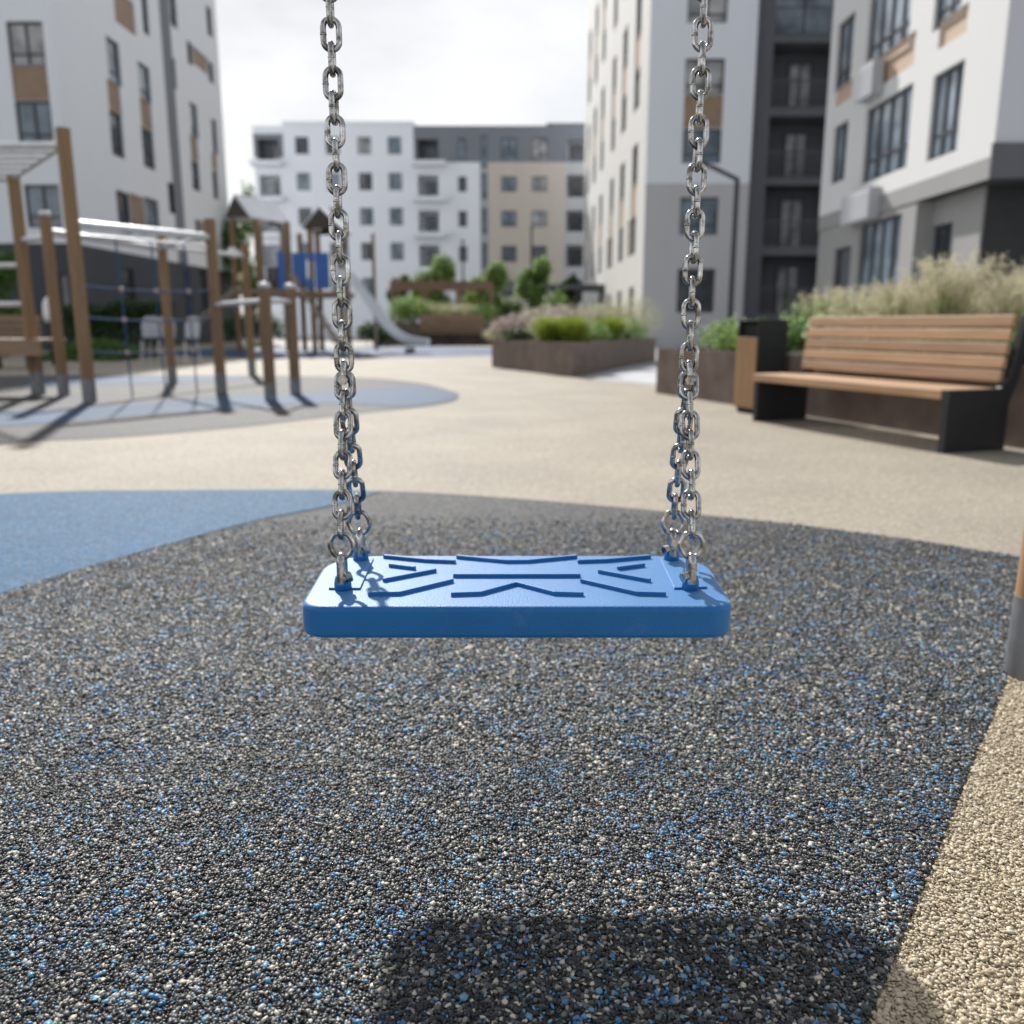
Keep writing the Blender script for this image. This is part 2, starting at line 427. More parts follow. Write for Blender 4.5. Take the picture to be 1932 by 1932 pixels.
S.view_settings.view_transform = 'Standard'; S.view_settings.look = 'None'
S.view_settings.exposure = .2; S.view_settings.gamma = 1
S.cycles.max_bounces = 8; S.cycles.use_denoising = True

# ------------------------------------------------------------------ the ground
gm = mat('paving_grey', (.33, .33, .345), .9, var=.1, scale=1.2, bump=.1)
sheet('ground', [(-700, -300), (700, -300), (700, 900), (-700, 900)], 0.0, gm)
beige = crumb_mat('beige_crumb_rubber', 'sand', 150)
sheet('rubber_paving', [(-30, -12), (16, -12), (16, 3.0), (8.2, 9.5), (2.9, 11.6), (1.1, 14.4), (3.4, 22), (6, 47), (-24, 47), (-30, 26)], .004, beige)
sheet('path', [(2.95, 11.65), (8.2, 9.55), (12, 15), (5, 34), (3.45, 22), (1.15, 14.45)], .004, mat('pale_path_slabs', (.45, .46, .48), .8, var=.08, scale=2))
top = [gnd(*p) for p in [(-900, 990), (0, 935), (300, 928), (640, 927), (900, 938), (1300, 972), (1600, 1005), (1932, 1055), (1978, 1064)]]
a1, a2 = np.array(gnd(1905, 1270)), np.array(gnd(1640, 1932))
dr = (a2 - a1)/np.linalg.norm(a2 - a1)
corner = np.array(gnd(1985, 1075))
dark_poly = smooth_pts(top) + [tuple(corner), tuple(a1), tuple(a2 + dr*6), (-9, float((a2+dr*6)[1])), (-9, 3)]
dark = crumb_mat('dark_crumb_rubber', 'darkfar', 150)
sheet('play_surface', dark_poly, .008, dark)
wedge_low = [gnd(*p) for p in [(720, 931), (625, 958), (478, 988), (239, 1054), (0, 1127), (-300, 1245), (-700, 1450)]]
wedge_top = [gnd(*p) for p in [(-900, 992), (0, 936), (300, 929), (560, 928), (720, 931)]]
wl = smooth_pts(wedge_low); wedge = smooth_pts(wedge_top)[:-1] + wl
sheet('blue_surface', wedge, .012, crumb_mat('blue_crumb_rubber', 'blue', 150))
pl = [gnd(*p) for p in [(-900, 722), (0, 710), (300, 708), (650, 712), (780, 722), (850, 738), (866, 748), (850, 760), (780, 771), (700, 779), (560, 795), (400, 812), (200, 828), (0, 838), (-900, 900)]]
sheet('climbing_surface', smooth_pts(pl), .008, crumb_mat('grey_crumb_rubber', 'grey', 110))
pale = crumb_mat('pale_blue_crumb_rubber', 'pale', 110)
bt = smooth_pts([gnd(*p) for p in [(-600, 800), (0, 780), (250, 763), (450, 749), (640, 739), (780, 730), (846, 740), (862, 748), (848, 757), (770, 769), (640, 763), (500, 769), (250, 786), (0, 807), (-600, 835)]], 4)
sheet('blue_band', bt, .012, pale)
sheet('blue_strip', smooth_pts([gnd(*p) for p in [(60, 716), (200, 711), (430, 711), (470, 714), (400, 721), (180, 727), (40, 731)]], 4), .012, pale)
sl = []
for k in range(40):
    a = 2*math.pi*k/40
    sl.append((-5.2 + 6.2*math.cos(a), 29.5 + 6.5*math.sin(a)))
sheet('slide_surface', sl, .008, crumb_mat('slide_zone_rubber', 'pale', 60))

# ------------------------------------------------------------------ loose-looking granules in the nearest part of the rubber
def pebble(kind):
    if kind == 'ico':
        t = (1 + 5**.5)/2
        v = np.array([(-1,t,0),(1,t,0),(-1,-t,0),(1,-t,0),(0,-1,t),(0,1,t),(0,-1,-t),(0,1,-t),(t,0,-1),(t,0,1),(-t,0,-1),(-t,0,1)], float)
        v /= np.linalg.norm(v[0])
        f = np.array([(0,11,5),(0,5,1),(0,1,7),(0,7,10),(0,10,11),(1,5,9),(5,11,4),(11,10,2),(10,7,6),(7,1,8),(3,9,4),(3,4,2),(3,2,6),(3,6,8),(3,8,9),(4,9,5),(2,4,11),(6,2,10),(8,6,7),(9,8,1)])
    else:
        v = np.array([(1,0,0),(-1,0,0),(0,1,0),(0,-1,0),(0,0,1),(0,0,-1)], float)
        f = np.array([(0,2,4),(2,1,4),(1,3,4),(3,0,4),(2,0,5),(1,2,5),(3,1,5),(0,3,5)])
    return v, f
def granules(name, pts, z0, size, m, kind, jit=.42):
    n = len(pts); v, f = pebble(kind); k = len(v)
    s = size*rng.uniform(.62, 1.3, (n, 1, 1))*rng.uniform(.42, 1.65, (n, 1, 3)); 
    V = v[None]*(1 + rng.uniform(-jit, jit, (n, k, 1)))*s
    q = rng.normal(size=(n, 4)); q /= np.linalg.norm(q, axis=1)[:, None]
    w_, x, y, z = q.T
    Rm = np.stack([1-2*(y*y+z*z), 2*(x*y-z*w_), 2*(x*z+y*w_), 2*(x*y+z*w_), 1-2*(x*x+z*z), 2*(y*z-x*w_), 2*(x*z-y*w_), 2*(y*z+x*w_), 1-2*(x*x+y*y)], 1).reshape(n, 3, 3)
    V = np.einsum('nij,nkj->nki', Rm, V)
    V[:, :, 2] *= .58
    V += np.concatenate([pts, z0 + rng.uniform(-.0005, .0032, (n, 1))], 1)[:, None, :]
    F = f[None] + (np.arange(n)*k)[:, None, None]
    o = fast_mesh(name, V.reshape(-1, 3), F.reshape(-1, 3), m, smooth=True)
    o['kind'] = 'stuff'
    return o
def side(p):      # > 0 on the beige side of the straight seam
    return (p[:, 0]-a1[0])*(-dr[1]) + (p[:, 1]-a1[1])*dr[0]
def inside(p, poly):
    poly = np.array(poly); r = np.zeros(len(p), bool); j = len(poly)-1
    for i in range(len(poly)):
        a, b = poly[i], poly[j]
        c = ((a[1] > p[:, 1]) != (b[1] > p[:, 1])) & (p[:, 0] < (b[0]-a[0])*(p[:, 1]-a[1])/(b[1]-a[1]+1e-12)+a[0]); r ^= c; j = i
    return r
def grid(y0, y1, st):
    ys = np.arange(y0, y1, st*.9); out = []
    for i, y in enumerate(ys):
        hw = (y*.978 + .178)*.5853 + .07
        xs = np.arange(-hw, hw, st) + (i % 2)*st/2
        out.append(np.stack([xs, np.full_like(xs, y)], 1))
    p = np.concatenate(out); return p + rng.uniform(-.34*st, .34*st, p.shape)
near = grid(.80, 1.62, .0050); far = grid(1.62, 3.9, .0062)
far = far[rng.uniform(size=len(far)) < np.clip((3.9-far[:, 1])/1.7, 0, 1)]
sgn = 1 if side(np.array([[1.2, .9]]))[0] > 0 else -1
for nm, kd, z0, mt in (('dark_rubber_granules', 'dark', .0085, granule_mat('dark_granule', 'dark')), ('beige_rubber_granules', 'beige', .0045, granule_mat('beige_granule', 'beige'))):
    vs = []
    sel = []
    for p in (near, far):
        s = side(p)*sgn
        if kd == 'dark': k = (s < -.001) & ~inside(p, wedge) & inside(p, dark_poly)
        else: k = (s > .001)
        sel.append(p[k])
    granules(nm, sel[0], z0, .0032, mt, 'ico')
    granules(nm, sel[1], z0, .0039, mt, 'ico' if kd == 'beige' else 'ico')

# ------------------------------------------------------------------ the swing
CX = .0075; SY = 1.466; ZT = .426; TH = .0525
swing = thing('swing', (CX, SY, 0), 'blue moulded swing seat hanging level from four steel chain legs', 'swing')
def lx(x): return x - CX
def ly(y): return y - SY
def rounded(quad, rads, n=10):
    out = []
    for i in range(len(quad)):
        p = np.array(quad[i]); a = np.array(quad[i-1]) - p; b = np.array(quad[(i+1) % len(quad)]) - p
        a /= np.linalg.norm(a); b /= np.linalg.norm(b)
        c = float(a @ b); half = math.acos(c)/2; d = rads[i]/math.tan(half)
        s, e = p + a*d, p + b*d; bis = (a+b)/np.linalg.norm(a+b); o = p + bis*rads[i]/math.sin(half)
        t0 = math.atan2(*(s-o)[::-1]); t1 = math.atan2(*(e-o)[::-1])
        dt = (t1-t0+math.pi) % (2*math.pi)-math.pi
        for k in range(n+1):
            t = t0+dt*k/n; out.append((o[0]+rads[i]*math.cos(t), o[1]+rads[i]*math.sin(t)))
    return out
YF, YB = 1.285 - SY, 1.597 - SY
prof = rounded([(-.337, YF), (.337, YF), (.352, YB), (-.352, YB)], [.042, .042, .095, .095])
sb = MB(); sb.prism([(x, y, ZT-TH) for x, y in prof], (0, 0, TH))
seat = sb.build('seat', 'seat', swing, bevel=.0085, seg=4)
seat.data.polygons.foreach_set('use_smooth', [True]*len(seat.data.polygons))
wn = seat.modifiers.new('wn', 'WEIGHTED_NORMAL'); wn.keep_sharp = True
def onZ(px, py, Z):
    d = ray(px, py); t = (H-Z)/-d.z; return (d.x*t - CX, d.y*t - SY)
def crop(cx, cy): return onZ((560+cx/2.0553)/1.06, (880+cy/2.0553)/1.06, ZT+.002)
ribs = [[(427, 480), (600, 497), (722, 502)], [(727, 482), (935, 501), (1020, 500), (1220, 481)], [(1222, 501), (1340, 497), (1522, 481)],
        [(450, 516), (556, 529)], [(640, 537), (424, 578)], [(712, 559), (1235, 559)], [(1310, 541), (1522, 580)], [(1388, 529), (1497, 515)],
        [(362, 635), (490, 632), (710, 579)], [(702, 636), (822, 632), (972, 592), (1130, 632), (1248, 635)], [(1238, 579), (1470, 632), (1586, 635)]]
# sink the crop readings half a rib, keep the pattern symmetric about the middle of the seat
def strip(pts, wd, z0, z1):
    P = [np.array(p) for p in pts]; n = len(P); lft, rgt = [], []
    for i in range(n):
        t = P[min(i+1, n-1)] - P[max(i-1, 0)]; t /= np.linalg.norm(t); nn = np.array([-t[1], t[0]])
        lft.append(P[i]+nn*wd); rgt.append(P[i]-nn*wd)
    ring = rgt + lft[::-1]; b = MB()
    b.prism([(p[0], p[1], z0) for p in ring], (0, 0, z1-z0)); return b
for rb in ribs:
    o = strip([crop(*p) for p in rb], .0036, ZT-.001, ZT+.0066).build('tread_rib', 'seat', seat, bevel=.0009)
for q in ([(385, 487), (330, 611), (200, 611), (262, 487)], [(1562, 487), (1620, 610), (1755, 606), (1688, 487)]):
    P = [crop(*p) for p in q]
    b = MB(); b.prism([(p[0], p[1], ZT-.001) for p in P], (0, 0, .0045)); b.build('end_plate', 'seat', seat, bevel=.0009)
# hardware
def hexnut(b, c, axis, r, l):
    c = Vector(c); a = Vector(axis).normalized(); u = a.cross(Vector((0, 0, 1))).normalized(); v = a.cross(u)
    pts = [c - a*l/2 + (u*math.cos(k*math.pi/3) + v*math.sin(k*math.pi/3))*r for k in range(6)]
    b.prism(pts, a*l)
WR = .0046
def link_mesh():
    b = MB(); rc, hs = .0165-WR, .0264-.0165
    pts = [(rc*math.cos(a), 0, hs+rc*math.sin(a)) for a in np.linspace(0, math.pi, 13)] + [(rc*math.cos(a), 0, -hs+rc*math.sin(a)) for a in np.linspace(math.pi, 2*math.pi, 13)]
    b.tube(pts, WR, 12, closed=True)
    # the butt weld, a slight collar on one side
    b.tube([(-rc, 0, -.0022), (-rc, 0, -.0008), (-rc, 0, .0008), (-rc, 0, .0022)], WR, 12, radii=[WR*.99, WR*1.13, WR*1.13, WR*.99])
    return b
LINK = link_mesh().build('link', 'chain'); link_me = LINK.data
bpy.data.objects.remove(LINK)
PITCHL = .0349
def chain(name, p0, p1, n, first_edge, flag=True):
    """n links strung from p0 to p1"""
    e = part_empty(name, swing)
    p0, p1 = Vector(p0), Vector(p1); d = (p1-p0); st = d/n
    q = Vector((0, 0, 1)).rotation_difference(d.normalized())
    for i in range(n):
        edge = (i % 2 == 0) == first_edge
        o = bpy.data.objects.new('link', link_me); C.objects.link(o); o.parent = e
        o.location = p0 + st*(i+.5)
        tw = R(90 if edge else 0) + R(random.uniform(-7, 7))
        o.rotation_mode = 'QUATERNION'
        o.rotation_quaternion = q @ Vector((0, 0, 1)).rotation_difference(Vector((random.uniform(-.02, .02), 0, 1)).normalized()) @ Matrix.Rotation(tw, 3, 'Z').to_quaternion()
    return e
JZ = .768; BEAMZ = 2.36
for sx in (-1, 1):
    X = .285*sx
    for yy, yin in ((1.379-SY, 1.386-SY), (1.553-SY, 1.546-SY)):
        # moulded blue lug, bow shackle with its bolt, oval ring
        b = MB(); b.lathe([(.0145, -.002), (.0140, .012), (.0120, .021), (.0075, .026), (.003, .027)], (X, yy, ZT), 16); b.build('lug', 'seat', seat)
        b = MB(); rr = .0098
        pts = [(X, yy-rr*1.05, ZT+.012)] + [(X, yy+rr*1.0*math.cos(a), ZT+.047+rr*1.0*math.sin(a)) for a in np.linspace(math.pi, 0, 9)] + [(X, yy+rr*1.05, ZT+.012)]
        b.tube(pts, .0062, 12, radii=[.0075, .0072, .007, .0066, .0062, .006, .0062, .0066, .007, .0072, .0075])
        sh = b.build('shackle', 'chain', swing)
        b = MB(); b.tube([(X-sx*.006, yy-.018, ZT+.022), (X+sx*.004, yy+.018, ZT+.022)], .0042, 10)
        hexnut(b, (X-sx*.012, yy-.012, ZT+.024), (1, .5, .25), .0088, .010)
        b.build('bolt', 'chain', sh)
        b = MB(); pts = []
        for k in range(28):
            a = 2*math.pi*k/28; f = 1 + .025*math.cos(6*a)
            pts.append((X+.0185*f*math.cos(a), yy+(yin-yy)*.6, ZT+.0735+.0205*f*math.sin(a)))
        b.tube(pts, .0044, 12, closed=True); b.build('ring', 'chain', swing)
        chain('chain_leg', (X, yin, ZT+.0895), (X, 0+math.copysign(.004, yy), JZ), 8, True)
    # the shackle where the two legs meet the hanging chain
    b = MB(); rr = .0095
    pts = [(X, -rr, JZ-.012)] + [(X, rr*math.cos(a), JZ+.012+rr*math.sin(a)) for a in np.linspace(math.pi, 0, 9)] + [(X, rr, JZ-.012)]
    b.tube(pts, .0052, 12); sh = b.build('shackle', 'chain', swing)
    b = MB(); b.tube([(X, -.019, JZ-.006), (X, .019, JZ-.006)], .004, 10); hexnut(b, (X, -.0165, JZ-.006), (0, 1, 0), .0088, .007); hexnut(b, (X, .0165, JZ-.006), (0, 1, 0), .0088, .007)
    b.build('bolt', 'chain', sh)
    e = chain('chain', (X, 0, JZ+.012), (X, 0, JZ+.012+18*PITCHL), 18, False)
    # the run above, up to the beam, as one sub-part
    lk = link_mesh(); b = MB(); z = JZ+.012+18*PITCHL; n = int((BEAMZ-.06-z)/PITCHL)
    for i in range(n):
        a = 0 if i % 2 == 0 else math.pi/2; cs, sn = math.cos(a), math.sin(a)
        b.add([(X+p[0]*cs-p[1]*sn, p[0]*sn+p[1]*cs, z+PITCHL*(i+.5)+p[2]) for p in lk.v], lk.f, 0, True)
    o = b.build('upper_link_run', 'chain', e); o['kind'] = 'stuff'
# timber frame that carries it: only the foot of one leg is in the picture
fr = thing('swing_stand', (0, SY, 0), 'round timber swing frame leg in a grey steel sleeve at the beige seam', 'swing frame')
b = MB(); b.tube([(-1.75, 0, BEAMZ), (1.53, 0, BEAMZ)], .055, 20); b.build('crossbeam', 'galv', fr)
for (x, xt) in ((-1.75, -1.68), (1.275, 1.30)):
    for s in (-1, 1):
        foot, head = Vector((x, s*.56, 0)), Vector((xt, s*.54, BEAMZ))
        d = head-foot
        b = MB(); b.tube([foot - d*.02, foot+d*.07, head], .055, 24); lg = b.build('leg', 'woodz', fr)
        b = MB(); b.tube([foot - d*.02, foot + d*.088], .0565, 24); b.build('foot_sleeve', 'shoe', lg)
for xt in (-1.68, 1.30):
    b = MB(); b.tube([(xt, -.62, BEAMZ), (xt, .62, BEAMZ)], .05, 16); b.build('end_beam', 'woodz', fr)
for sx in (-1, 1):
    b = MB(); b.box((CX+.285*sx-.03, -.062, BEAMZ-.07), (CX+.285*sx+.03, .062, BEAMZ-.045)); b.box((CX+.285*sx-.008, -.012, BEAMZ-.10), (CX+.285*sx+.008, .012, BEAMZ-.07)); b.build('hanger_bracket', 'galv', fr, bevel=.004)
# ------------------------------------------------------------------ buildings
class Facade:
    """A wall plane with real openings. o: lower corner seen from outside, u: unit along, n: outward normal."""
    def __init__(s, o, u, n, w, z0, z1, zone):
        s.o, s.u, s.n = Vector(o), Vector(u), Vector(n); s.w, s.z0, s.z1, s.zone = w, z0, z1, zone; s.op = []
    def P(s, a, z, d=0): return s.o + s.u*a + s.n*d + Vector((0, 0, z))
    def open(s, a0, a1, z0, z1, kind, **k):
        a0, a1 = min(a0, a1), max(a0, a1); z0, z1 = min(z0, z1), max(z0, z1)
        a0, a1 = max(.02, a0), min(s.w-.02, a1); z0, z1 = max(s.z0+.02, z0), min(s.z1-.02, z1)
        if a1-a0 < .1 or z1-z0 < .1: return
        s.op.append((a0, a1, z0, z1, kind, k))
    def wall(s, b, extra_a=(), extra_z=()):
        A = sorted({0, s.w, *[x for o in s.op for x in o[:2]], *extra_a}); Z = sorted({s.z0, s.z1, *[x for o in s.op for x in o[2:4]], *extra_z})
        for i in range(len(A)-1):
            for j in range(len(Z)-1):
                ca, cz = (A[i]+A[i+1])/2, (Z[j]+Z[j+1])/2
                if any(o[0] < ca < o[1] and o[2] < cz < o[3] for o in s.op): continue
                b.add([s.P(A[i], Z[j]), s.P(A[i+1], Z[j]), s.P(A[i+1], Z[j+1]), s.P(A[i], Z[j+1])], [(0, 1, 2, 3)], s.zone(ca, cz))
        for (a0, a1, z0, z1, kind, k) in s.op:
            d = -k.get('depth', .16); mi = k.get('reveal', s.zone((a0+a1)/2, (z0+z1)/2))
            q = [(a0, z0), (a1, z0), (a1, z1), (a0, z1)]
            for i in range(4):
                (x0, y0), (x1, y1) = q[i], q[(i+1) % 4]
                b.add([s.P(x0, y0), s.P(x0, y0, d), s.P(x1, y1, d), s.P(x1, y1)], [(0, 1, 2, 3)], mi)
            if kind == 'loggia':
                b.add([s.P(a0, z0, d), s.P(a1, z0, d), s.P(a1, z1, d), s.P(a0, z1, d)], [(0, 1, 2, 3)], mi)
    def bar(s, b, a0, a1, z0, z1, d0, d1):
        c = s.P((a0+a1)/2, (z0+z1)/2, (d0+d1)/2); b.obox(c, s.u*(a1-a0)/2, s.n*(d1-d0)/2, Vector((0, 0, (z1-z0)/2)))
    def window(s, root, a0, a1, z0, z1, d=-.15, nv=1, low=.27, gl='gl0', fr='frame', split=None):
        b = MB(); t = .055
        for (p, q, r, v) in ((a0, a1, z0, z0+t), (a0, a1, z1-t, z1), (a0, a0+t, z0+t, z1-t), (a1-t, a1, z0+t, z1-t)): s.bar(b, p, q, r, v, d, d+.07)
        for i in range(1, nv+1):
            x = a0+(a1-a0)*i/(nv+1); s.bar(b, x-.035, x+.035, z0+t, z1-t, d, d+.068)
        if low: s.bar(b, a0+t, a1-t, z0+(z1-z0)*low-.025, z0+(z1-z0)*low+.025, d, d+.064)
        o = b.build('window', fr, root)
        b = MB(); b.add([s.P(a0, z0, d+.02), s.P(a1, z0, d+.02), s.P(a1, z1, d+.02), s.P(a0, z1, d+.02)], [(0, 1, 2, 3)])
        b.build('pane', gl, o)
        return o
    def panel(s, root, a0, a1, z0, z1, m='brown', d=-.06):
        b = MB(); s.bar(b, a0, a1, z0, z1, d-.05, d); return b.build('spandrel_panel', m, root)
    def fill(s, root):
        for (a0, a1, z0, z1, kind, k) in s.op:
            if kind == 'win': s.window(root, a0, a1, z0, z1, nv=k.get('nv', 1), low=k.get('low', .27), gl=k.get('gl', 'gl0'))
            elif kind == 'panel': s.panel(root, a0, a1, z0, z1, k.get('m', 'brown'))
            elif kind == 'loggia':
                d = -k.get('depth', 1.2)
                cw = k.get('door', (.35, .68)); x0, x1 = a0+(a1-a0)*cw[0], a0+(a1-a0)*cw[1]
                s.window(root, x0, x1, z0+.02, z0+(z1-z0)*.86, d=d+.01, nv=1, low=0, gl=k.get('gl', 'gl2'), fr='frame')
                if k.get('rail', True):
                    b = MB(); rh = 1.0
                    s.bar(b, a0+.01, a1-.01, z0+rh-.05, z0+rh, -.12, -.06)
                    nb = int((a1-a0)/.13)
                    for i in range(nb):
                        x = a0+(a1-a0)*(i+.5)/nb; s.bar(b, x-.012, x+.012, z0+.06, z0+rh-.05, -.10, -.08)
                    s.bar(b, a0+.01, a1-.01, z0+.03, z0+.07, -.12, -.06)
                    b.build('balcony_rail', 'rail', root)

def body(b, x0, x1, y0, y1, z0, z1, mi, faces):
    """plain faces of a block: any of -x +x -y +y top bottom"""
    Q = {'-x': [(x0,y1,z0),(x0,y0,z0),(x0,y0,z1),(x0,y1,z1)], '+x': [(x1,y0,z0),(x1,y1,z0),(x1,y1,z1),(x1,y0,z1)],
         '-y': [(x0,y0,z0),(x1,y0,z0),(x1,y0,z1),(x0,y0,z1)], '+y': [(x1,y1,z0),(x0,y1,z0),(x0,y1,z1),(x1,y1,z1)],
         'top': [(x0,y0,z1),(x1,y0,z1),(x1,y1,z1),(x0,y1,z1)], 'bottom': [(x0,y1,z0),(x1,y1,z0),(x1,y0,z0),(x0,y0,z0)]}
    for f in faces.split(): b.add(Q[f], [(0, 1, 2, 3)], mi)

# ---- block behind the climbing frame
LX, LY, LYE, LH = -14.5, 30.2, 47.0, 17.2
root = thing('apartment_building', (LX, LY, 0), 'white apartment block with dark grey ground floor behind the climbing frame', 'building')
OFF = Vector((LX, LY, 0))
z_base = 3.5
zn = lambda a, z: 1 if z < z_base else 0
ff = Facade((-40-LX, 0, 0), (1, 0, 0), (0, -1, 0), LX+40, 0, LH, zn)
for wpx in ((22, 90), (-118, -52), (-256, -190)):
    zz = []
    x0, _ = onY(wpx[0], 150, LY); x1, _ = onY(wpx[1], 150, LY)
    a0, a1 = x0+40, x1+40
    rows = [onY(60, p, LY)[1] for p in (430, 348, 275, 190, 123, 40)]
    h = rows[3]-rows[2]
    ff.open(a0, a1, rows[0], rows[1], 'win', gl='gl1')
    ff.open(a0, a1, rows[2], rows[3], 'win', gl='gl1')
    ff.open(a0, a1, rows[3]+.01, rows[4]-.01, 'panel')
    ff.open(a0, a1, rows[4], rows[5], 'win', gl='gl2')
    st = 2*(rows[3]-rows[1])*.5
    z = rows[5]+1.3
    while z+1.5 < LH-.6:
        ff.open(a0, a1, z, z+1.55, 'win', gl='gl1'); z += 2.85
x0 = onY(150, 500, LY)[0]+40
ff.open(x0-.8, x0+.3, .3, 2.5, 'win', gl='gl0')
fr_ = Facade((0, 0, 0), (0, 1, 0), (1, 0, 0), LYE-LY, 0, LH, zn)
def LW(px0, px1, py0, py1, kind, pe=None, **k):
    """opening on the long side; py measured at the near edge px0"""
    y0, zt = onX(px0, py0, LX); _, zb = onX(px0, py1, LX); y1, _ = onX(px1, py0, LX)
    fr_.open(y0-LY, y1-LY, zb, zt, kind, **k)
LW(199, 223, 65, 146, 'win', gl='gl1', nv=0)
LW(201, 225, 147, 204, 'panel')
LW(205, 229, 206, 288, 'win', gl='gl0', nv=0)
LW(259, 281, 113, 180, 'win', gl='gl1', nv=0)
LW(263, 284, 181, 236, 'panel')
LW(266, 288, 238, 311, 'win', gl='gl0', nv=0)
LW(218, 243, 357, 437, 'win', gl='gl0', nv=0); LW(243.5, 272, 363.5, 437, 'panel'); LW(272.5, 298, 370, 437, 'win', gl='gl1', nv=0)
LW(212, 250, -28, 35, 'panel'); LW(264, 276, -30, 55, 'win', gl='gl0', nv=0)
for (t, bt) in ((100, 157), (222, 277), (342, 400), (-30, 40)):
    LW(316, 330, t, bt, 'win', gl='gl0', nv=0)
LW(352, 361, 74, 116, 'win', gl='gl0', nv=0); LW(361.5, 391, 84, 117, 'panel'); LW(391.5, 402, 112, 150, 'win', gl='gl1', nv=0)
LW(357, 371, 190, 252, 'win', gl='gl1', nv=0); LW(358, 372, 253, 298, 'panel'); LW(360, 375, 300, 355, 'win', gl='gl0', nv=0)
LW(398, 408, 222, 285, 'win', gl='gl1', nv=0); LW(398.5, 408.5, 286, 318, 'panel'); LW(400, 410, 320, 372, 'win', gl='gl0', nv=0)
LW(388, 398, 7, 60, 'win', gl='gl0', nv=0)
LW(368, 378, 413, 452, 'win', gl='gl0', nv=0); LW(378.5, 392, 416, 452, 'panel')
for (p0, p1) in ((232, 252), (296, 312), (346, 356), (376, 388)):
    LW(p0, p1, 505, 606, 'win', gl='gl0', nv=0, low=0)
b = MB(); ff.wall(b, extra_z=(z_base,)); fr_.wall(b, extra_z=(z_base,))
body(b, -40-LX, 0, 0, LYE-LY, 0, LH, 0, '-x +y top'); b.build('wall', ['bwhite', 'base'], root)
ff.fill(root); fr_.fill(root)
# the grey glazed stair strip stands 3 mm proud between its windows
b = MB()
ys0, ys1 = onX(314.5, 200, LX)[0]-LY, onX(331.5, 200, LX)[0]-LY
zs = sorted([(o[2], o[3]) for o in fr_.op if abs(o[0]-(onX(316, 200, LX)[0]-LY)) < .05])
prev = z_base
for (q0, q1) in zs + [(LH-.8, LH-.8)]:
    if q0-prev > .1: fr_.bar(b, ys0, ys1, prev, q0, -.02, .02)
    prev = q1
b.build('stair_strip', 'slate', root)
b = MB(); b.box((-40-LX-.1, -.1, LH), (.1, LYE-LY+.1, LH+.25)); b.build('parapet', 'white', root)

# ---- far block closing the court
MY, MH = 69.0, 0
def mz(py): return onY(966, py, MY)[1]
def mx_(px): return onY(px, 400, MY)[0]
mX0, mX1 = mx_(485), mx_(1150)
ztop, ztopw, zgrey, zdk = mz(237), mz(229), mz(306), mz(234)
root = thing('apartment_building', (mX0, MY, 0), 'far five storey apartment block of white, beige and slate grey parts closing the court', 'building')
X = [mx_(p)-mX0 for p in (485, 541, 783, 851, 906, 922, 1066, 1150)]
W = X[-1]
def mzone(a, z):
    if a < X[1]: return 1 if z > mz(297)+.0 and z < mz(252) else 0
    if a < X[2]: return 0
    if z > zgrey: return 1
    if a < X[4]: return 0
    if a < X[5]: return 3
    return 2 if a < X[6] else 4
f = Facade((0, 0, 0), (1, 0, 0), (0, -1, 0), W, 0, ztop, mzone)
rows = [(258, 291), (326, 359), (392, 425), (458, 491), (524, 560)]
gls = ['gl0', 'gl1', 'gl0', 'gl1', 'gl2']
for ci, (p0, p1) in enumerate(((563, 588), (620, 645), (679, 704), (735, 760))):
    for ri, (t, bt) in enumerate(rows):
        f.open(mx_(p0)-mX0, mx_(p1)-mX0, mz(bt), mz(t), 'win', gl='gl1' if ci == 3 else gls[(ci*2+ri) % 5], low=0)
for ri, (t, bt) in enumerate(((262, 303), (330, 372), (397, 437), (462, 503), (527, 570))):
    f.open(X[2]+.25, X[3]-.9, mz(bt), mz(t), 'loggia', reveal=1 if ri == 0 else 0, depth=1.5, gl='gl1', door=(.3, .85), rail=ri > 0)
    f.open(.3, X[1]-.35, mz(bt), mz(t), 'loggia', reveal=1 if ri == 0 else 0, depth=1.5, gl='gl2', door=(.5, .98), rail=ri > 0)
    f.open(X[6]+.1, X[6]+3.4, mz(bt), mz(t), 'loggia', reveal=4, depth=1.3, gl='gl0', door=(.1, .5), rail=ri > 0)
for ri, (t, bt) in enumerate(((260, 303), (333, 362), (398, 428), (464, 494), (530, 560))):
    f.open(mx_(865)-mX0, mx_(881)-mX0, mz(bt), mz(t), 'win', gl='gl1' if ri == 0 else 'gl0', low=0, nv=0)
    f.open(X[4]+.1, X[5]-.1, mz(bt+14), mz(t-6), 'win', gl='gl1', low=.5, nv=0)
    for p0, p1, g in ((946, 975, 'gl1'), (1003, 1032, 'gl2')):
        f.open(mx_(p0)-mX0, mx_(p1)-mX0, mz(bt if ri else 304), mz(t), 'win', gl=g if ri < 3 else 'gl0', low=.25, nv=1)
b = MB(); f.wall(b, extra_a=X[1:-1], extra_z=(zgrey, mz(297), mz(252)))
body(b, 0, W, 0, 14, 0, ztop, 0, '-x +x +y top'); b.build('wall', ['bwhite', 'slate', 'cream', 'lgrey', 'wgrey'], root)
f.fill(root)
b = MB(); f.bar(b, X[1], X[2]+.1, ztop, ztopw, -13.5, .05); b.build('parapet', 'white', root)
b = MB(); f.bar(b, mx_(1030)-mX0, W, ztop, mz(232), -13.5, .03); b.build('roof_upstand', 'slate', root)
for (x0, x1) in ((X[2]-.1, X[3]-.3), (0-.1, X[1]-.05)):
    for p in (306, 373, 440, 506):
        b = MB(); f.bar(b, x0, x1, mz(p+9), mz(p), -.1, 1.0); b.build('balcony_slab', 'white', root)

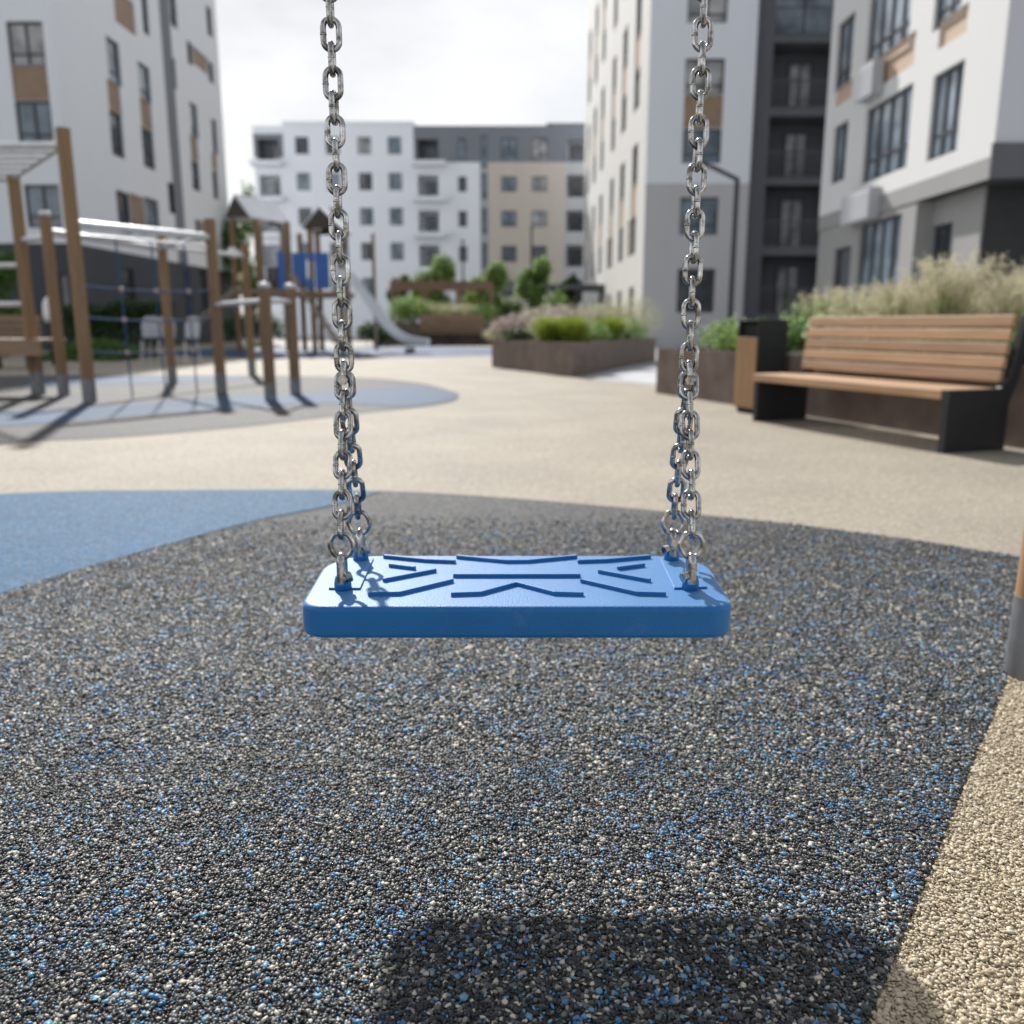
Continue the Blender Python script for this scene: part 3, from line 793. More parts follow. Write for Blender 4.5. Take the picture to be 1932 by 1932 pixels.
# ---- tower beside the lamp: pale front over grey floors, dark loggias to its side
TY, TX = 34.6, 5.0
def tz(py): return onY(966, py, TY)[1]
def tx(px): return onY(px, 400, TY)[0]
TXW = tx(1411); TXE = 16.5; TH_, TYE = 22.6, 64.0
zg = tz(346)
root = thing('apartment_building', (TX, TY, 0), 'tall apartment tower with dark recessed loggias behind the black street lamp', 'building')
tzn = lambda a, z: 1 if z < zg else 0
f = Facade((0, 0, 0), (1, 0, 0), (0, -1, 0), TXW-TX, 0, TH_, tzn)
wa0, wa1 = tx(1283)-TX, tx(1355)-TX
for (t, bt, k, g) in ((-22, 43, 'win', 'gl2'), (110, 178, 'win', 'gl2'), (179, 242, 'panel', ''), (243, 308, 'win', 'gl1'), (372, 443, 'win', 'gl1'), (507, 590, 'win', 'gl0')):
    f.open(wa0, wa1, tz(bt), tz(t), k, gl=g, m='brown')
z = tz(-22)+1.35
f.open(wa0, wa1, tz(-22)+.01, z, 'panel'); f.open(wa0, wa1, z+.01, z+1.45, 'win', gl='gl1')
f.open(wa0, wa1, z+2.8, z+4.2, 'win', gl='gl2')
g = Facade((0, TYE-TY, 0), (0, -1, 0), (-1, 0, 0), TYE-TY, 0, TH_, lambda a, z: 2)
for (ya, yb) in ((37.0, 38.6), (41.2, 42.8), (45.5, 47.0), (51.0, 52.6), (55.5, 57.2), (60.0, 61.8)):
    for fl in range(7):
        z0 = .9+2.8*fl
        kind = 'win'
        g.open(TYE-yb, TYE-ya, z0, z0+1.5, kind, gl=random.choice(['gl0', 'gl1', 'gl2']), nv=0)
        if fl % 2 == 1 and fl < 6: g.open(TYE-yb, TYE-ya, z0+1.51, z0+2.79, 'panel', m='tan')
    if ya in (37.0, 45.5): g.open(TYE-yb-.9, TYE-yb-.02, .9+2.8*1, .9+2.8+1.5, 'panel', m='tan')
DY = 1.1        # the loggia part stands back
h = Facade((TXW-TX, DY, 0), (1, 0, 0), (0, -1, 0), TXE-TXW, 0, TH_, lambda a, z: 3)
for (t, bt) in ((-190, -60), (-56, 66), (80, 203), (219, 336), (349, 466), (482, 592)):
    top_ = t < 60 and t > -100
    h.open(tx(1457)-TXW, tx(1610)-TXW, onY(966, bt, TY+DY)[1], onY(966, t, TY+DY)[1], 'loggia', reveal=3, depth=1.5, gl='gl2' if not top_ else 'gl3', door=(.34, .64) if not top_ else (.02, .98))
b = MB(); f.wall(b, extra_z=(zg,)); g.wall(b, extra_z=(3.1,)); h.wall(b)
body(b, TXW-TX, TXW-TX, 0, DY, 0, TH_, 0, '+x'); body(b, 0, TXE-TX, 0, TYE-TY, 0, TH_, 0, '+x +y top')
b.build('wall', ['white', 'wgrey', 'twhite', 'dgrey'], root); f.fill(root); g.fill(root); h.fill(root)
b = MB(); b.box((-3.2, 14, 2.75), (0, 18, 3.0)); b.box((-3.2, 14, 0), (-3.0, 14.2, 2.75)); b.box((-3.2, 17.8, 0), (-3.0, 18, 2.75)); b.build('entrance_canopy', 'dgrey', root)

# ---- nearest block, over the feather grass
RX, RY0, RY1, RH = 9.0, 17.4, 26.9, 15.5
root = thing('apartment_building', (RX, RY0, 0), 'sunlit white apartment block with overhanging corner above the tall feather grass', 'building')
ZB = onX(1711, 358, RX)[1]; ZB2 = 3.55
Lf = RY1-RY0
def ra(y): return RY1-y
f = Facade((0, Lf, 0), (0, -1, 0), (-1, 0, 0), Lf, ZB2, RH, lambda a, z: 3 if z < 3.95 else 0)
def RW(px0, px1, py0, py1, kind, **k):
    """corner pixels: far top (px0, py0) and near bottom (px1, py1)"""
    y0, zt = onX(px0, py0, RX); y1, _ = onX(px1, py0, RX); _, zb = onX(px1, py1, RX)
    f.open(ra(y0), ra(y1), zb, zt, kind, **k)
RW(1574, 1600, 241, 335, 'win', gl='gl1', nv=1, low=0)
RW(1582, 1612, 48, 149, 'win', gl='gl1', nv=1); RW(1578.5, 1607.5, 168.5, 182, 'panel', m='tan')
RW(1635, 1719, 208, 311, 'win', gl='gl1', nv=3, low=.3)
RW(1646, 1726, -60, 79, 'win', gl='gl3', nv=3, low=.25); RW(1643.5, 1724, 118, 121, 'panel', m='tan')
RW(1762, 1818, 144, 278, 'win', gl='gl3', nv=2, low=.28)
RW(1775, 1826, -120, 16, 'win', gl='gl3', nv=1, low=.2); RW(1774, 1825, 41, 58, 'panel', m='tan')
def upper(px0, px1, zlo, zhi, **k):
    y0, y1 = onX(px0, 0, RX)[0], onX(px1, 0, RX)[0]; f.open(ra(y0), ra(y1), zlo, zhi, 'win', **k)
for zl in (10.6, 13.2):
    upper(1582, 1612, zl, zl+1.6, gl='gl1'); upper(1646, 1726, zl, zl+1.7, gl='gl3', nv=3); upper(1775, 1826, zl, zl+1.6, gl='gl3')
b = MB(); f.wall(b, extra_z=(3.95,))
WN = 6.0
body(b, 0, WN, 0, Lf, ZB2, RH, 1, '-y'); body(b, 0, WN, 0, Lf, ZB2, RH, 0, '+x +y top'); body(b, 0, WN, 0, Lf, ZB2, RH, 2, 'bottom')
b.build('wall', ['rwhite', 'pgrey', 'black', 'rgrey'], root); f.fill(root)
# dark fascia under the camera-facing side, grey fascia on the court side of the overhang
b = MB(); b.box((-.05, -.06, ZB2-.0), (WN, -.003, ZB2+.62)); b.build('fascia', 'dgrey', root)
gx, gy0 = .40, .95
YS = 20.5-RY0                      # beyond this the ground floor stands almost flush
def gfl(gx_, ya, yb, wins):
    o = RY0+yb
    q = Facade((gx_, yb, 0), (0, -1, 0), (-1, 0, 0), yb-ya, 0, ZB2, lambda a, z: 0)
    for (px0, px1, py0, py1, k) in wins:
        y0, zt = onX(px0, py0, RX+gx_); y1, _ = onX(px1, py0, RX+gx_); _, zb = onX(px1, py1, RX+gx_)
        q.open(o-y0, o-y1, zb, zt, 'win', **k)
    return q
q1 = gfl(.03, YS, Lf-.05, ((1575, 1606, 470, 590, dict(gl='gl0', nv=0)), (1624, 1700, 424, 560, dict(gl='gl1', nv=3, low=0))))
q2 = gfl(gx, gy0, YS, ((1746, 1797, 430, 500, dict(gl='gl0', nv=1, low=0)),))
b = MB(); q1.wall(b); q2.wall(b); body(b, .03, WN-.05, YS, Lf-.05, 0, ZB2, 0, '-y +x +y'); body(b, gx, WN-.05, gy0, YS-.003, 0, ZB2, 0, '-y')
b.build('ground_floor', ['rgrey'], root); q1.fill(root); q2.fill(root)
# porch wall painted black, standing for the darkness of the deep recess
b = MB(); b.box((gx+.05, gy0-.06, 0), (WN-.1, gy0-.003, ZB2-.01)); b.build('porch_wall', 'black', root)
b = MB(); b.box((WN-.5, .05, 0), (WN-.1, .45, ZB2-.003)); b.build('porch_column', 'dgrey', root)

for (px, py) in ((1725-18, 147), (1725-18, 400)):
    pass
for (px0, px1, py0, py1) in ((1621, 1647, 133, 176), (1592, 1640, 372, 410)):
    y0, z1 = onX(px0, py0, RX-.25); y1, z0 = onX(px1, py1, RX-.25)
    b = MB(); b.box((-.30, y1-RY0, z0), (-.01, y0-RY0, z1))
    for i in range(5): b.box((-.31, y1-RY0+.05, z0+(z1-z0)*(i+.5)/6), (-.30, y0-RY0-.05, z0+(z1-z0)*(i+.5)/6+.03))
    b.build('air_conditioner', 'lgrey', root, bevel=.01)
# ------------------------------------------------------------------ bench, bin, planters
BRZ = math.atan2(.335, .942)
BU, BV = Vector((-.335, .942, 0)), Vector((.942, .335, 0))
P0 = Vector((2.90, 5.84, 0)); BL = 2.19
bench = thing('park_bench', P0, 'long park bench of warm wooden slats between black steel end plates', 'bench', rz=BRZ)
for y0, y1 in ((.0, .055), (BL-.06, BL-.005)):
    near_ = y0 < .5
    zt = .425 if near_ else .355
    b = MB(); b.prism([(0, y0, 0), (.54, y0, 0), (.54, y0, zt), (0, y0, zt)], (0, y1-y0, 0))
    pan = b.build('end_panel', 'graph', bench, bevel=.004)
    b = MB(); b.prism([(.45, y0+.002, zt+.002), (.54, y0+.002, zt-.1), (.60, y0+.002, .47), (.685, y0+.002, .90), (.615, y0+.002, .925), (.525, y0+.002, .50)], (0, .05, 0))
    b.build('back_support', 'graph', bench, bevel=.004)
for i in range(4):
    w_ = .112
    b = MB(); b.box((-.012+i*.120, .06, .362), (-.012+i*.120+w_, BL-.004 if i else BL-.004, .427)); b.build('seat_slat', 'wood', bench, bevel=.008)
tl = Vector((.155, 0, .985)).normalized(); nl = Vector((-.985, 0, .155))
for i in range(5):
    c = Vector((.487, BL/2+.0, .505)) + tl*(.094*i)
    b = MB(); b.obox(c, tl*.0405, Vector((0, BL/2-.035 if i < 5 else 0, 0)), nl*.019)
    b.build('back_slat', 'wood', bench, bevel=.007)
b = MB(); b.box((.06, .06, .335), (.46, .10, .36)); b.box((.06, BL-.1, .335), (.46, BL-.065, .355)); b.box((.24, .1, .33), (.30, BL-.1, .36)); b.build('seat_bearer', 'graph', bench)

bc = gnd(1420, 783)
binr = thing('litter_bin', (bc[0], bc[1], 0), 'black square litter bin with a slatted wooden front beside the bench end', 'litter bin', rz=BRZ)
b = MB(); bw, bd, bh = .335, .345, .885
b.box((.018, 0, .05), (bd, bw, .735)); b.box((.012, .0, .735), (bd, .016, bh)); b.box((.012, bw-.016, .735), (bd, bw, bh)); b.box((bd-.016, .016, .735), (bd, bw-.016, bh)); b.box((.0, -.003, bh), (bd+.003, bw+.003, bh+.014))
b.build('body', 'graph', binr, bevel=.003)
b = MB(); b.box((.03, .02, 0), (bd-.02, bw-.02, .05)); b.build('plinth', 'bin_in', binr)
b = MB(); b.box((.02, .017, .737), (bd-.018, bw-.017, .742)); b.box((.06, .02, .745), (.30, bw-.02, .86)); b.build('opening_liner', 'bin_in', binr)
b = MB()
for i in range(6): b.box((-.004, .006+i*.0545, .06), (.017, .006+i*.0545+.0505, .735))
b.build('wooden_front', 'woodz', binr, bevel=.004)

def planter_box(name, pts, h, label, cat='planter', th=.05):
    """open-topped steel trough on a polygon footprint (counter-clockwise)"""
    c = np.mean(np.array(pts), 0)
    t = thing(name, (c[0], c[1], 0), label, cat)
    P = [np.array(p)-c for p in pts]; n = len(P); inn = []
    for i in range(n):
        a = P[i]-P[i-1]; d = P[(i+1) % n]-P[i]; a /= np.linalg.norm(a); d /= np.linalg.norm(d)
        na, nd = np.array([-a[1], a[0]]), np.array([-d[1], d[0]]); m_ = na+nd; m_ = m_/(m_ @ na)
        inn.append(P[i]+m_*th)
    b = MB()
    for i in range(n):
        j = (i+1) % n
        p, q, r, s_ = P[i], P[j], inn[j], inn[i]
        b.add([(p[0], p[1], 0), (q[0], q[1], 0), (q[0], q[1], h), (p[0], p[1], h)], [(0, 1, 2, 3)])
        b.add([(p[0], p[1], h), (q[0], q[1], h), (r[0], r[1], h), (s_[0], s_[1], h)], [(0, 1, 2, 3)])
        b.add([(s_[0], s_[1], h), (r[0], r[1], h), (r[0], r[1], h-.2), (s_[0], s_[1], h-.2)], [(0, 1, 2, 3)])
        # folded joint every couple of metres, 3 mm proud
    b.build('trough', 'corten', t)
    b = MB(); b.add([(p[0], p[1], h-.06) for p in inn], [tuple(range(n))]); b.build('soil', 'soil', t)
    return t
ne = Vector((4.42, 3.55, 0)); fe = Vector((1.83, 11.2, 0)); PD = 3.3
rp = [ne, ne+BV*PD, fe+BV*PD, fe]
planter_box('planter', [(p.x, p.y) for p in rp], .57, 'long brown steel planter of feather grass behind the bench')
C1, A1, B1 = np.array(gnd(1078, 712)), np.array(gnd(928, 693)), np.array(gnd(1237, 681))
mp_ = [tuple(C1), tuple(B1), tuple(B1+(A1-C1)*.95), tuple(A1)]
planter_box('planter', mp_, .56, 'dark brown steel planter with its corner towards the swing, full of lime green cushions')
fp0, fp1 = gnd(700, 650)[0], gnd(932, 650)[0]
fy = 38.0
fx0, fx1 = onY(702, 600, fy)[0], onY(925, 600, fy)[0]
planter_box('planter', [(fx0, fy), (fx1, fy), (fx1, fy+3.5), (fx0, fy+3.5)], .95, 'distant dark planter beyond the slide with a wooden seat against it')
sx0, sx1 = onY(789, 600, fy-.5)[0], onY(912, 600, fy-.5)[0]
t = thing('wooden_seat', ((sx0+sx1)/2, fy-.5, 0), 'distant brown slatted wooden seat against the far planter', 'bench')
hw = (sx1-sx0)/2
for i in range(4):
    b = MB(); b.box((-hw, .40, .62+i*.17), (hw, .45, .62+i*.17+.155)); b.build('back_slat', 'plank', t)
b = MB(); b.box((-hw, -.05, .5), (hw, .40, .56)); b.build('seat', 'plank', t)
for x in (-hw+.2, 0, hw-.2):
    b = MB(); b.box((x-.04, 0, 0), (x+.04, .38, .497)); b.build('leg', 'graph', t)

# ------------------------------------------------------------------ plants
def orient_quads(c, nrm, sz, asp, up=None):
    """leaf diamonds: centres (n,3), facing nrm, length sz, width sz*asp"""
    n = len(c)
    t = rng.normal(size=(n, 3)) if up is None else up + rng.normal(size=(n, 3))*.35
    t -= (t*nrm).sum(1)[:, None]*nrm; t /= np.linalg.norm(t, axis=1)[:, None]+1e-9
    s_ = np.cross(nrm, t)
    a = (sz/2)[:, None]; w_ = (sz*asp/2)[:, None]
    V = np.stack([c-t*a, c+s_*w_, c+t*a, c-s_*w_], 1).reshape(-1, 3)
    F = np.arange(n*4).reshape(-1, 4)
    return V, F
def unit(n):
    v = rng.normal(size=(n, 3)); return v/np.linalg.norm(v, axis=1)[:, None]
def leaf_blob(n, lumps, size, asp=.5):
    """leaves through several overlapping lumps: (cx,cy,cz,rx,ry,rz)"""
    Cs, Ns = [], []
    tot = sum(l[3]*l[4]*l[5] for l in lumps)
    for l in lumps:
        k = max(8, int(n*l[3]*l[4]*l[5]/tot)); d = unit(k)
        r = np.clip(rng.beta(5, 1.6, k), .15, 1)*(1+.12*rng.normal(size=k))
        Cs.append(np.array(l[:3])+d*np.array(l[3:])*r[:, None]); nn = d+unit(k)*.75; nn[:, 2] += .25
        Ns.append(nn/np.linalg.norm(nn, axis=1)[:, None])
    c, nn = np.concatenate(Cs), np.concatenate(Ns)
    keep = c[:, 2] > .01; c, nn = c[keep], nn[keep]
    return orient_quads(c, nn, size*rng.uniform(.6, 1.35, len(c)), asp)
def lumps_round(k, r, h, spread=.55, base=.5):
    out = [(0, 0, h*base, r*.75, r*.75, h*.48)]
    for i in range(k):
        a = 2*math.pi*i/k+rng.uniform(-.4, .4); q = r*spread*rng.uniform(.7, 1.15); s_ = rng.uniform(.36, .56)
        out.append((q*math.cos(a), q*math.sin(a), h*rng.uniform(.3, .72), r*s_, r*s_, h*s_*.72))
    return out
G = {
 'lime': leaf_mat('lime_foliage', [(0, (.12, .18, .022)), (.5, (.245, .32, .035)), (1, (.40, .48, .08))], .4),
 'green': leaf_mat('green_foliage', [(0, (.04, .09, .02)), (.5, (.09, .18, .04)), (1, (.22, .34, .10))], .5),
 'dark': leaf_mat('dark_foliage', [(0, (.018, .042, .014)), (.6, (.045, .09, .028)), (1, (.09, .15, .045))], .3),
 'fresh': leaf_mat('fresh_foliage', [(0, (.09, .17, .035)), (.5, (.19, .31, .08)), (1, (.40, .52, .18))], .55),
 'pink': leaf_mat('dusty_pink_heads', [(0, (.24, .17, .155)), (.5, (.42, .33, .31)), (1, (.56, .48, .42))], .3),
 'oat': leaf_mat('oat_plumes', [(0, (.42, .375, .24)), (.5, (.58, .53, .36)), (1, (.71, .66, .49))], .45),
 'blade': leaf_mat('grass_blades', [(0, (.08, .12, .03)), (.5, (.19, .24, .075)), (1, (.40, .39, .19))], .4),
 'straw': leaf_mat('pale_grass', [(0, (.30, .32, .17)), (.5, (.47, .47, .28)), (1, (.60, .56, .39))], .4),
 'russet': leaf_mat('russet_plumes', [(0, (.16, .085, .055)), (.5, (.30, .18, .12)), (1, (.42, .30, .20))], .3),
}
def shrub(name, label, cat, loc, r, h, n, size, m, asp=.5, group=None, k=7, stem=True):
    t = thing(name, loc, label, cat, group)
    V, F = leaf_blob(n, lumps_round(k, r, h), size, asp); fast_mesh('foliage', V, F, G[m], parent=t)
    if stem:
        b = MB()
        for i in range(4):
            a = i*1.6+.3; b.tube([(0, 0, -.05), (r*.2*math.cos(a), r*.2*math.sin(a), h*.35), (r*.45*math.cos(a), r*.45*math.sin(a), h*.7)], .01, 5, radii=[.02*h+.004, .012*h+.003, .004])
        b.build('stem', 'bark', t)
    return t
def tree(label, loc, h, crown_r, crown_h, n, size, m, trunk_r=.07, cat='tree'):
    t = thing('tree', loc, label, cat)
    b = MB(); zb = h-crown_h
    b.tube([(0, 0, 0), (.04, .02, zb*.6), (.02, -.02, zb+crown_h*.35), (0, 0, h*.86)], .05, 8, radii=[trunk_r*1.25, trunk_r, trunk_r*.7, trunk_r*.2])
    for i in range(7):
        a = i*2.4; z = zb*.85+crown_h*.08*i; q = crown_r*.75
        b.tube([(0, 0, z), (q*.5*math.cos(a), q*.5*math.sin(a), z+crown_h*.16), (q*math.cos(a), q*math.sin(a), z+crown_h*.3)], .03, 6, radii=[trunk_r*.5, trunk_r*.3, trunk_r*.1])
    b.build('trunk', 'bark', t)
    L_ = []
    for i in range(11):
        a = i*2.399; z = zb+crown_h*(.15+.72*((i*0.618) % 1)); q = crown_r*.58*math.sin(math.pi*min(1, max(.12, (z-zb)/crown_h)))
        s_ = rng.uniform(.33, .5); L_.append((q*math.cos(a), q*math.sin(a), z, crown_r*s_, crown_r*s_, crown_h*s_*.55))
    V, F = leaf_blob(n, L_, size, .55); fast_mesh('crown', V, F, G[m], parent=t)
    return t
def grass_arr(nb, r, h, lean, wd, seg=4):
    """arching blades as strips -> one vertex/face array"""
    a = rng.uniform(0, 2*math.pi, nb); q = r*.35*np.sqrt(rng.uniform(size=nb)); hh = h*rng.uniform(.55, 1.1, nb); le = lean*rng.uniform(.2, 1.2, nb)
    d = np.stack([np.cos(a), np.sin(a)], 1); b2 = rng.uniform(0, 2*math.pi, nb); o = np.stack([np.cos(b2), np.sin(b2)], 1)*q[:, None]
    V = np.zeros((nb, (seg+1)*2, 3)); sd_ = np.stack([-d[:, 1], d[:, 0]], 1)
    for i in range(seg+1):
        t_ = i/seg; c = o + d*(le*t_**1.8)[:, None]; w_ = wd*(1-t_*.85)*rng.uniform(.7, 1.2, nb)
        for j, sg in ((0, -1), (1, 1)):
            V[:, i*2+j, :2] = c+sd_*(sg*w_/2)[:, None]; V[:, i*2+j, 2] = hh*(t_ - .18*(le/h)*t_**3)
    F = np.array([(2*i, 2*i+1, 2*i+3, 2*i+2) for i in range(seg)])
    F = (F[None]+(np.arange(nb)*(seg+1)*2)[:, None, None]).reshape(-1, 4)
    return V.reshape(-1, 3), F
def feather(loc, h, nbl, npl, mb='blade', mp='oat', lean=.42, r=.3, plume=.34, lab='', group=None, name='feather_grass'):
    t = thing(name, loc, lab, 'ornamental grass', group)
    V, F = grass_arr(nbl, r, h*.84, lean*.8, .009); fast_mesh('blade_tuft', V, F, G[mb], parent=t)
    # stalks with a loose plume along the top
    a = rng.uniform(0, 2*math.pi, npl); le = lean*rng.uniform(.15, 1.1, npl); hh = h*rng.uniform(.78, 1.12, npl); q = r*.3*np.sqrt(rng.uniform(size=npl))
    Vs, Fs, o = [], [], 0
    c_all, n_all, u_all, s_all = [], [], [], []
    for i in range(npl):
        d = np.array([math.cos(a[i]), math.sin(a[i])])
        def pt(t_): return np.array([*(d*(q[i]+le[i]*t_**2)), hh[i]*(t_-.12*t_**4)])
        m_ = 46
        tt = 1-plume/h*np.sort(rng.uniform(0, 1, m_)); env = np.sin(np.pi*np.clip((1-tt)/(plume/h)*.85+.12, 0, 1))
        for k in range(m_):
            p = pt(tt[k])+rng.normal(size=3)*.024*env[k]; u_ = pt(min(1, tt[k]+.05))-pt(tt[k])
            c_all.append(p); u_all.append(u_/np.linalg.norm(u_)); s_all.append(.017+.018*env[k])
        w_ = .0022; sd_ = np.array([-d[1], d[0], 0])
        ps = [pt(x) for x in (.1, .5, .8, 1)]
        Vs += [p_+sd_*sg*w_ for p_ in ps for sg in (-1, 1)]
        Fs += [(o+2*k, o+2*k+1, o+2*k+3, o+2*k+2) for k in range(3)]; o += 8
    c_all, u_all, s_all = np.array(c_all), np.array(u_all), np.array(s_all)
    V, F = orient_quads(c_all, unit(len(c_all)), s_all, .28, u_all)
    V2, F2 = np.array(Vs), np.array(Fs)
    fast_mesh('plume', np.concatenate([V, V2]), np.concatenate([F, F2+len(V)]), G[mp], parent=t)
    return t
def cushion(loc, r, h, m, lab, group=None, n=2600, size=.05):
    t = thing('cushion_plant', loc, lab, 'plant', group)
    V, F = grass_arr(n, r*1.5, h, r*.8, .011, 3); fast_mesh('foliage', V, F, G[m], parent=t); return t

# right planter, co-ordinates along (a, from its near end) and across (c)
def RP(a, c): 
    p = ne - (ne-fe).normalized()*a + BV*c; return (p.x, p.y, .51)
FG = 'tall oat coloured feather grasses massed behind the bench'
FL = 'tall oat coloured feather grass tuft in the planter behind the bench'
protos = [feather(RP(2.6, 1.0), h_, 200, 62, lab=FL, group=FG, lean=l_) for h_, l_ in ((.90, .36), (.82, .44), (.97, .38))]
spots = [(5.3, 1.7), (5.8, 1.9), (6.3, 1.5), (5.6, 2.4), (6.7, 1.9), (7.1, 1.7), (7.4, 2.6), (6.4, 1.9), (6.9, 2.3), (6.1, 2.3), (7.2, 2.8), (5.6, 3.0), (6.6, 3.05), (7.5, 2.2), (4.2, 1.8), (3.3, 1.4), (2.2, 2.1), (4.6, 1.2), (5.1, 2.9), (4.0, 3.0), (3.2, 3.1), (.2, 1.8), (.5, .8), (-.1, 1.1), (1.2, .9), (1.9, 1.7), (3.2, .9), (3.0, 1.9), (3.9, 1.3), (4.4, .9), (4.3, 2.2), (4.9, 1.6), (2.2, 2.5), (3.5, 2.7), (1.0, 2.0), (5.2, 2.4), (5.0, .95), (1.7, 1.2), (2.5, 1.8), (3.6, 1.7), (2.9, 1.25), (4.7, 2.8), (2.7, 2.9), (.6, 1.3), (3.9, 2.6), (1.5, 2.7), (3.45, 2.25), (5.5, 1.3), (5.4, 2.0), (5.9, 2.6)]
dup(protos[1], RP(2.0, .75), 1.1, .95); dup(protos[2], RP(3.9, 2.0), 2.1, 1)
protos[1].location = RP(2.2, 1.35); protos[2].location = RP(1.4, 1.75)
for i, (a_, c_) in enumerate(spots):
    s_ = random.uniform(.86, 1.08)*(1 if a_ < 5.2 else .80)
    dup(protos[i % 3], RP(a_, c_), random.uniform(0, 6.28), s_)
# russet stems further along
ru = feather(RP(6.3, 2.4), 1.0, 90, 16, mb='blade', mp='russet', lean=.3, lab='thin russet feather grass before the dark loggias', group='russet grasses')
for a_, c_ in ((6.9, 2.8), (6.0, 3.0), (6.6, 2.9)): dup(ru, RP(a_, c_), random.uniform(0, 6), .95)
# low green underplanting along the bench side
LG = 'low green tufts along the planter edge'
lg = shrub('leafy_tuft', 'low green leafy tuft at the planter edge behind the bench back', 'plant', RP(1.2, .42), .36, .34, 900, .06, 'green', group=LG)
for a_ in (.5, 1.9, 2.6, 3.3, 4.0, 4.7): dup(lg, RP(a_, random.uniform(.38, .5)), random.uniform(0, 6), random.uniform(.85, 1.15))
lv = shrub('lavender_bush', 'grey green loose bush above the litter bin in the long planter', 'shrub', RP(5.3, .6), .48, .5, 1700, .055, 'straw', .3)
shrub('leafy_bush', 'bright green rounded bush at the far corner of the long planter', 'shrub', RP(7.1, .55), .62, .44, 2600, .05, 'fresh')
shrub('leafy_bush', 'mid green dense bush just left of the litter bin', 'shrub', RP(6.2, .55), .5, .42, 2200, .05, 'green')
shrub('leafy_bush', 'pale grey green mounded bush behind the bright green corner bush', 'shrub', RP(6.9, 1.6), .75, .72, 2600, .055, 'fresh')
shrub('leafy_bush', 'grey green grassy bush behind the litter bin', 'shrub', RP(5.9, 1.3), .6, .62, 2200, .06, 'straw', .25)
shrub('leafy_bush', 'dark green bush at the right picture edge behind the bench support', 'shrub', RP(.9, .62), .4, .42, 1500, .055, 'dark')

# middle planter
def MP(s_, t_):
    p = C1 + (B1-C1)*s_ + (A1-C1)*t_; return (p[0], p[1], .50)
cushion(MP(.12, .13), .40, .52, 'lime', 'large lime green cushion plant at the near corner of the middle planter')
cushion(MP(.06, .32), .36, .50, 'lime', 'smaller lime green cushion plant beside the large one in the middle planter')
cushion(MP(.46, .10), .46, .56, 'lime', 'lime green cushion plant at the right end of the middle planter')
pk = shrub('sedum_clump', 'dusty pink flowering clump at the left end of the middle planter', 'flowering plant', MP(.10, .82), .62, .58, 2400, .06, 'pink')
shrub('sedum_clump', 'low beige flowering clump spilling over the left edge of the middle planter', 'flowering plant', MP(.03, .93), .42, .34, 1400, .05, 'straw', .35)
shrub('sedum_clump', 'dusky pink flowering clump in the middle of the planter behind the cushions', 'flowering plant', MP(.26, .55), .9, .80, 2600, .06, 'pink')
shrub('grass_clump', 'pale feathery clump along the back of the middle planter', 'ornamental grass', MP(.62, .62), 1.1, .95, 3400, .075, 'straw', .25)
shrub('grass_clump', 'pale greyish clump right of centre in the middle planter', 'ornamental grass', MP(.52, .30), .75, .66, 2400, .07, 'pink', .3)
shrub('grass_clump', 'yellowish grass clump at the far right end of the middle planter', 'ornamental grass', MP(.78, .18), 1.0, 1.15, 3600, .07, 'straw', .2)
shrub('leafy_tuft', 'dark green tuft between pink clump and lime cushion in the middle planter', 'plant', MP(.04, .72), .34, .30, 1200, .05, 'dark')
tr_ = shrub('trailing_plant', 'green sprig hanging over the front of the middle planter', 'plant', MP(.015, .74), .16, .20, 300, .05, 'green')

mpl = 'soft mounds of mixed flowering perennials filling the middle planter'
for i, (s_, t_, r_, h_, m_) in enumerate(((.16, .42, .6, .62, 'straw'), (.40, .40, .75, .72, 'pink'), (.30, .80, .8, .75, 'straw'), (.66, .40, .9, .85, 'straw'), (.56, .80, .9, .85, 'pink'), (.32, .16, .5, .45, 'fresh'), (.66, .12, .6, .55, 'fresh'))):
    shrub('perennial_mound', mpl, 'flowering plant', MP(s_, t_), r_, h_, 2200, .06, m_, .4, group='perennial mounds in the middle planter')
# far planter and the small trees behind it
shrub('leafy_bush', 'yellow green bush at the left end of the far planter by the slide', 'shrub', (onY(775, 590, 38.8)[0], 38.9, .9), 1.15, 1.25, 2200, .13, 'fresh')
for px, m_, lab in ((830, 'straw', 'pale grassy clump above the far wooden seat'), (872, 'straw', 'pale grassy clump near the right end of the far planter'), (905, 'green', 'green clump at the right end of the far planter')):
    shrub('grass_clump', lab, 'ornamental grass', (onY(px, 590, 39)[0], 39.2, .9), 1.0, .95, 1500, .13, m_, .3)
TB = 'small round tree behind the pergola'
for (px, ptop, pw, Y, m_, lab) in ((821, 487, 36, 49, 'fresh', 'round headed bright tree behind the pergola beam'), (925, 495, 34, 47, 'fresh', 'dense green tree at the right end of the pergola'),
                                   (1013, 488, 30, 50, 'fresh', 'slim green tree in front of the beige facade'), (755, 520, 20, 52, 'dark', 'small dark tree left of the pergola tree'),
                                   (1072, 520, 18, 50, 'dark', 'small dark tree beside the tower entrance canopy')):
    x, zt = onY(px, ptop, Y); r_ = pw*.0006057*Y*1.4
    tree(lab, (x, Y, 0), zt, r_, min(zt*.8, r_*2.4), 5200, .22, m_)
for (px, ptop, pw, Y, m_, lab) in ((968, 556, 26, 43, 'green', 'wide green bush right of the far planter'), (1040, 548, 30, 46, 'fresh', 'pale green bush below the slim tree'), (885, 545, 26, 44, 'lime', 'olive yellow bush under the right end of the pergola')):
    x, zt = onY(px, ptop, Y); shrub('leafy_bush', lab, 'shrub', (x, Y, 0), pw*.0006057*Y, zt, 2200, .17, m_)
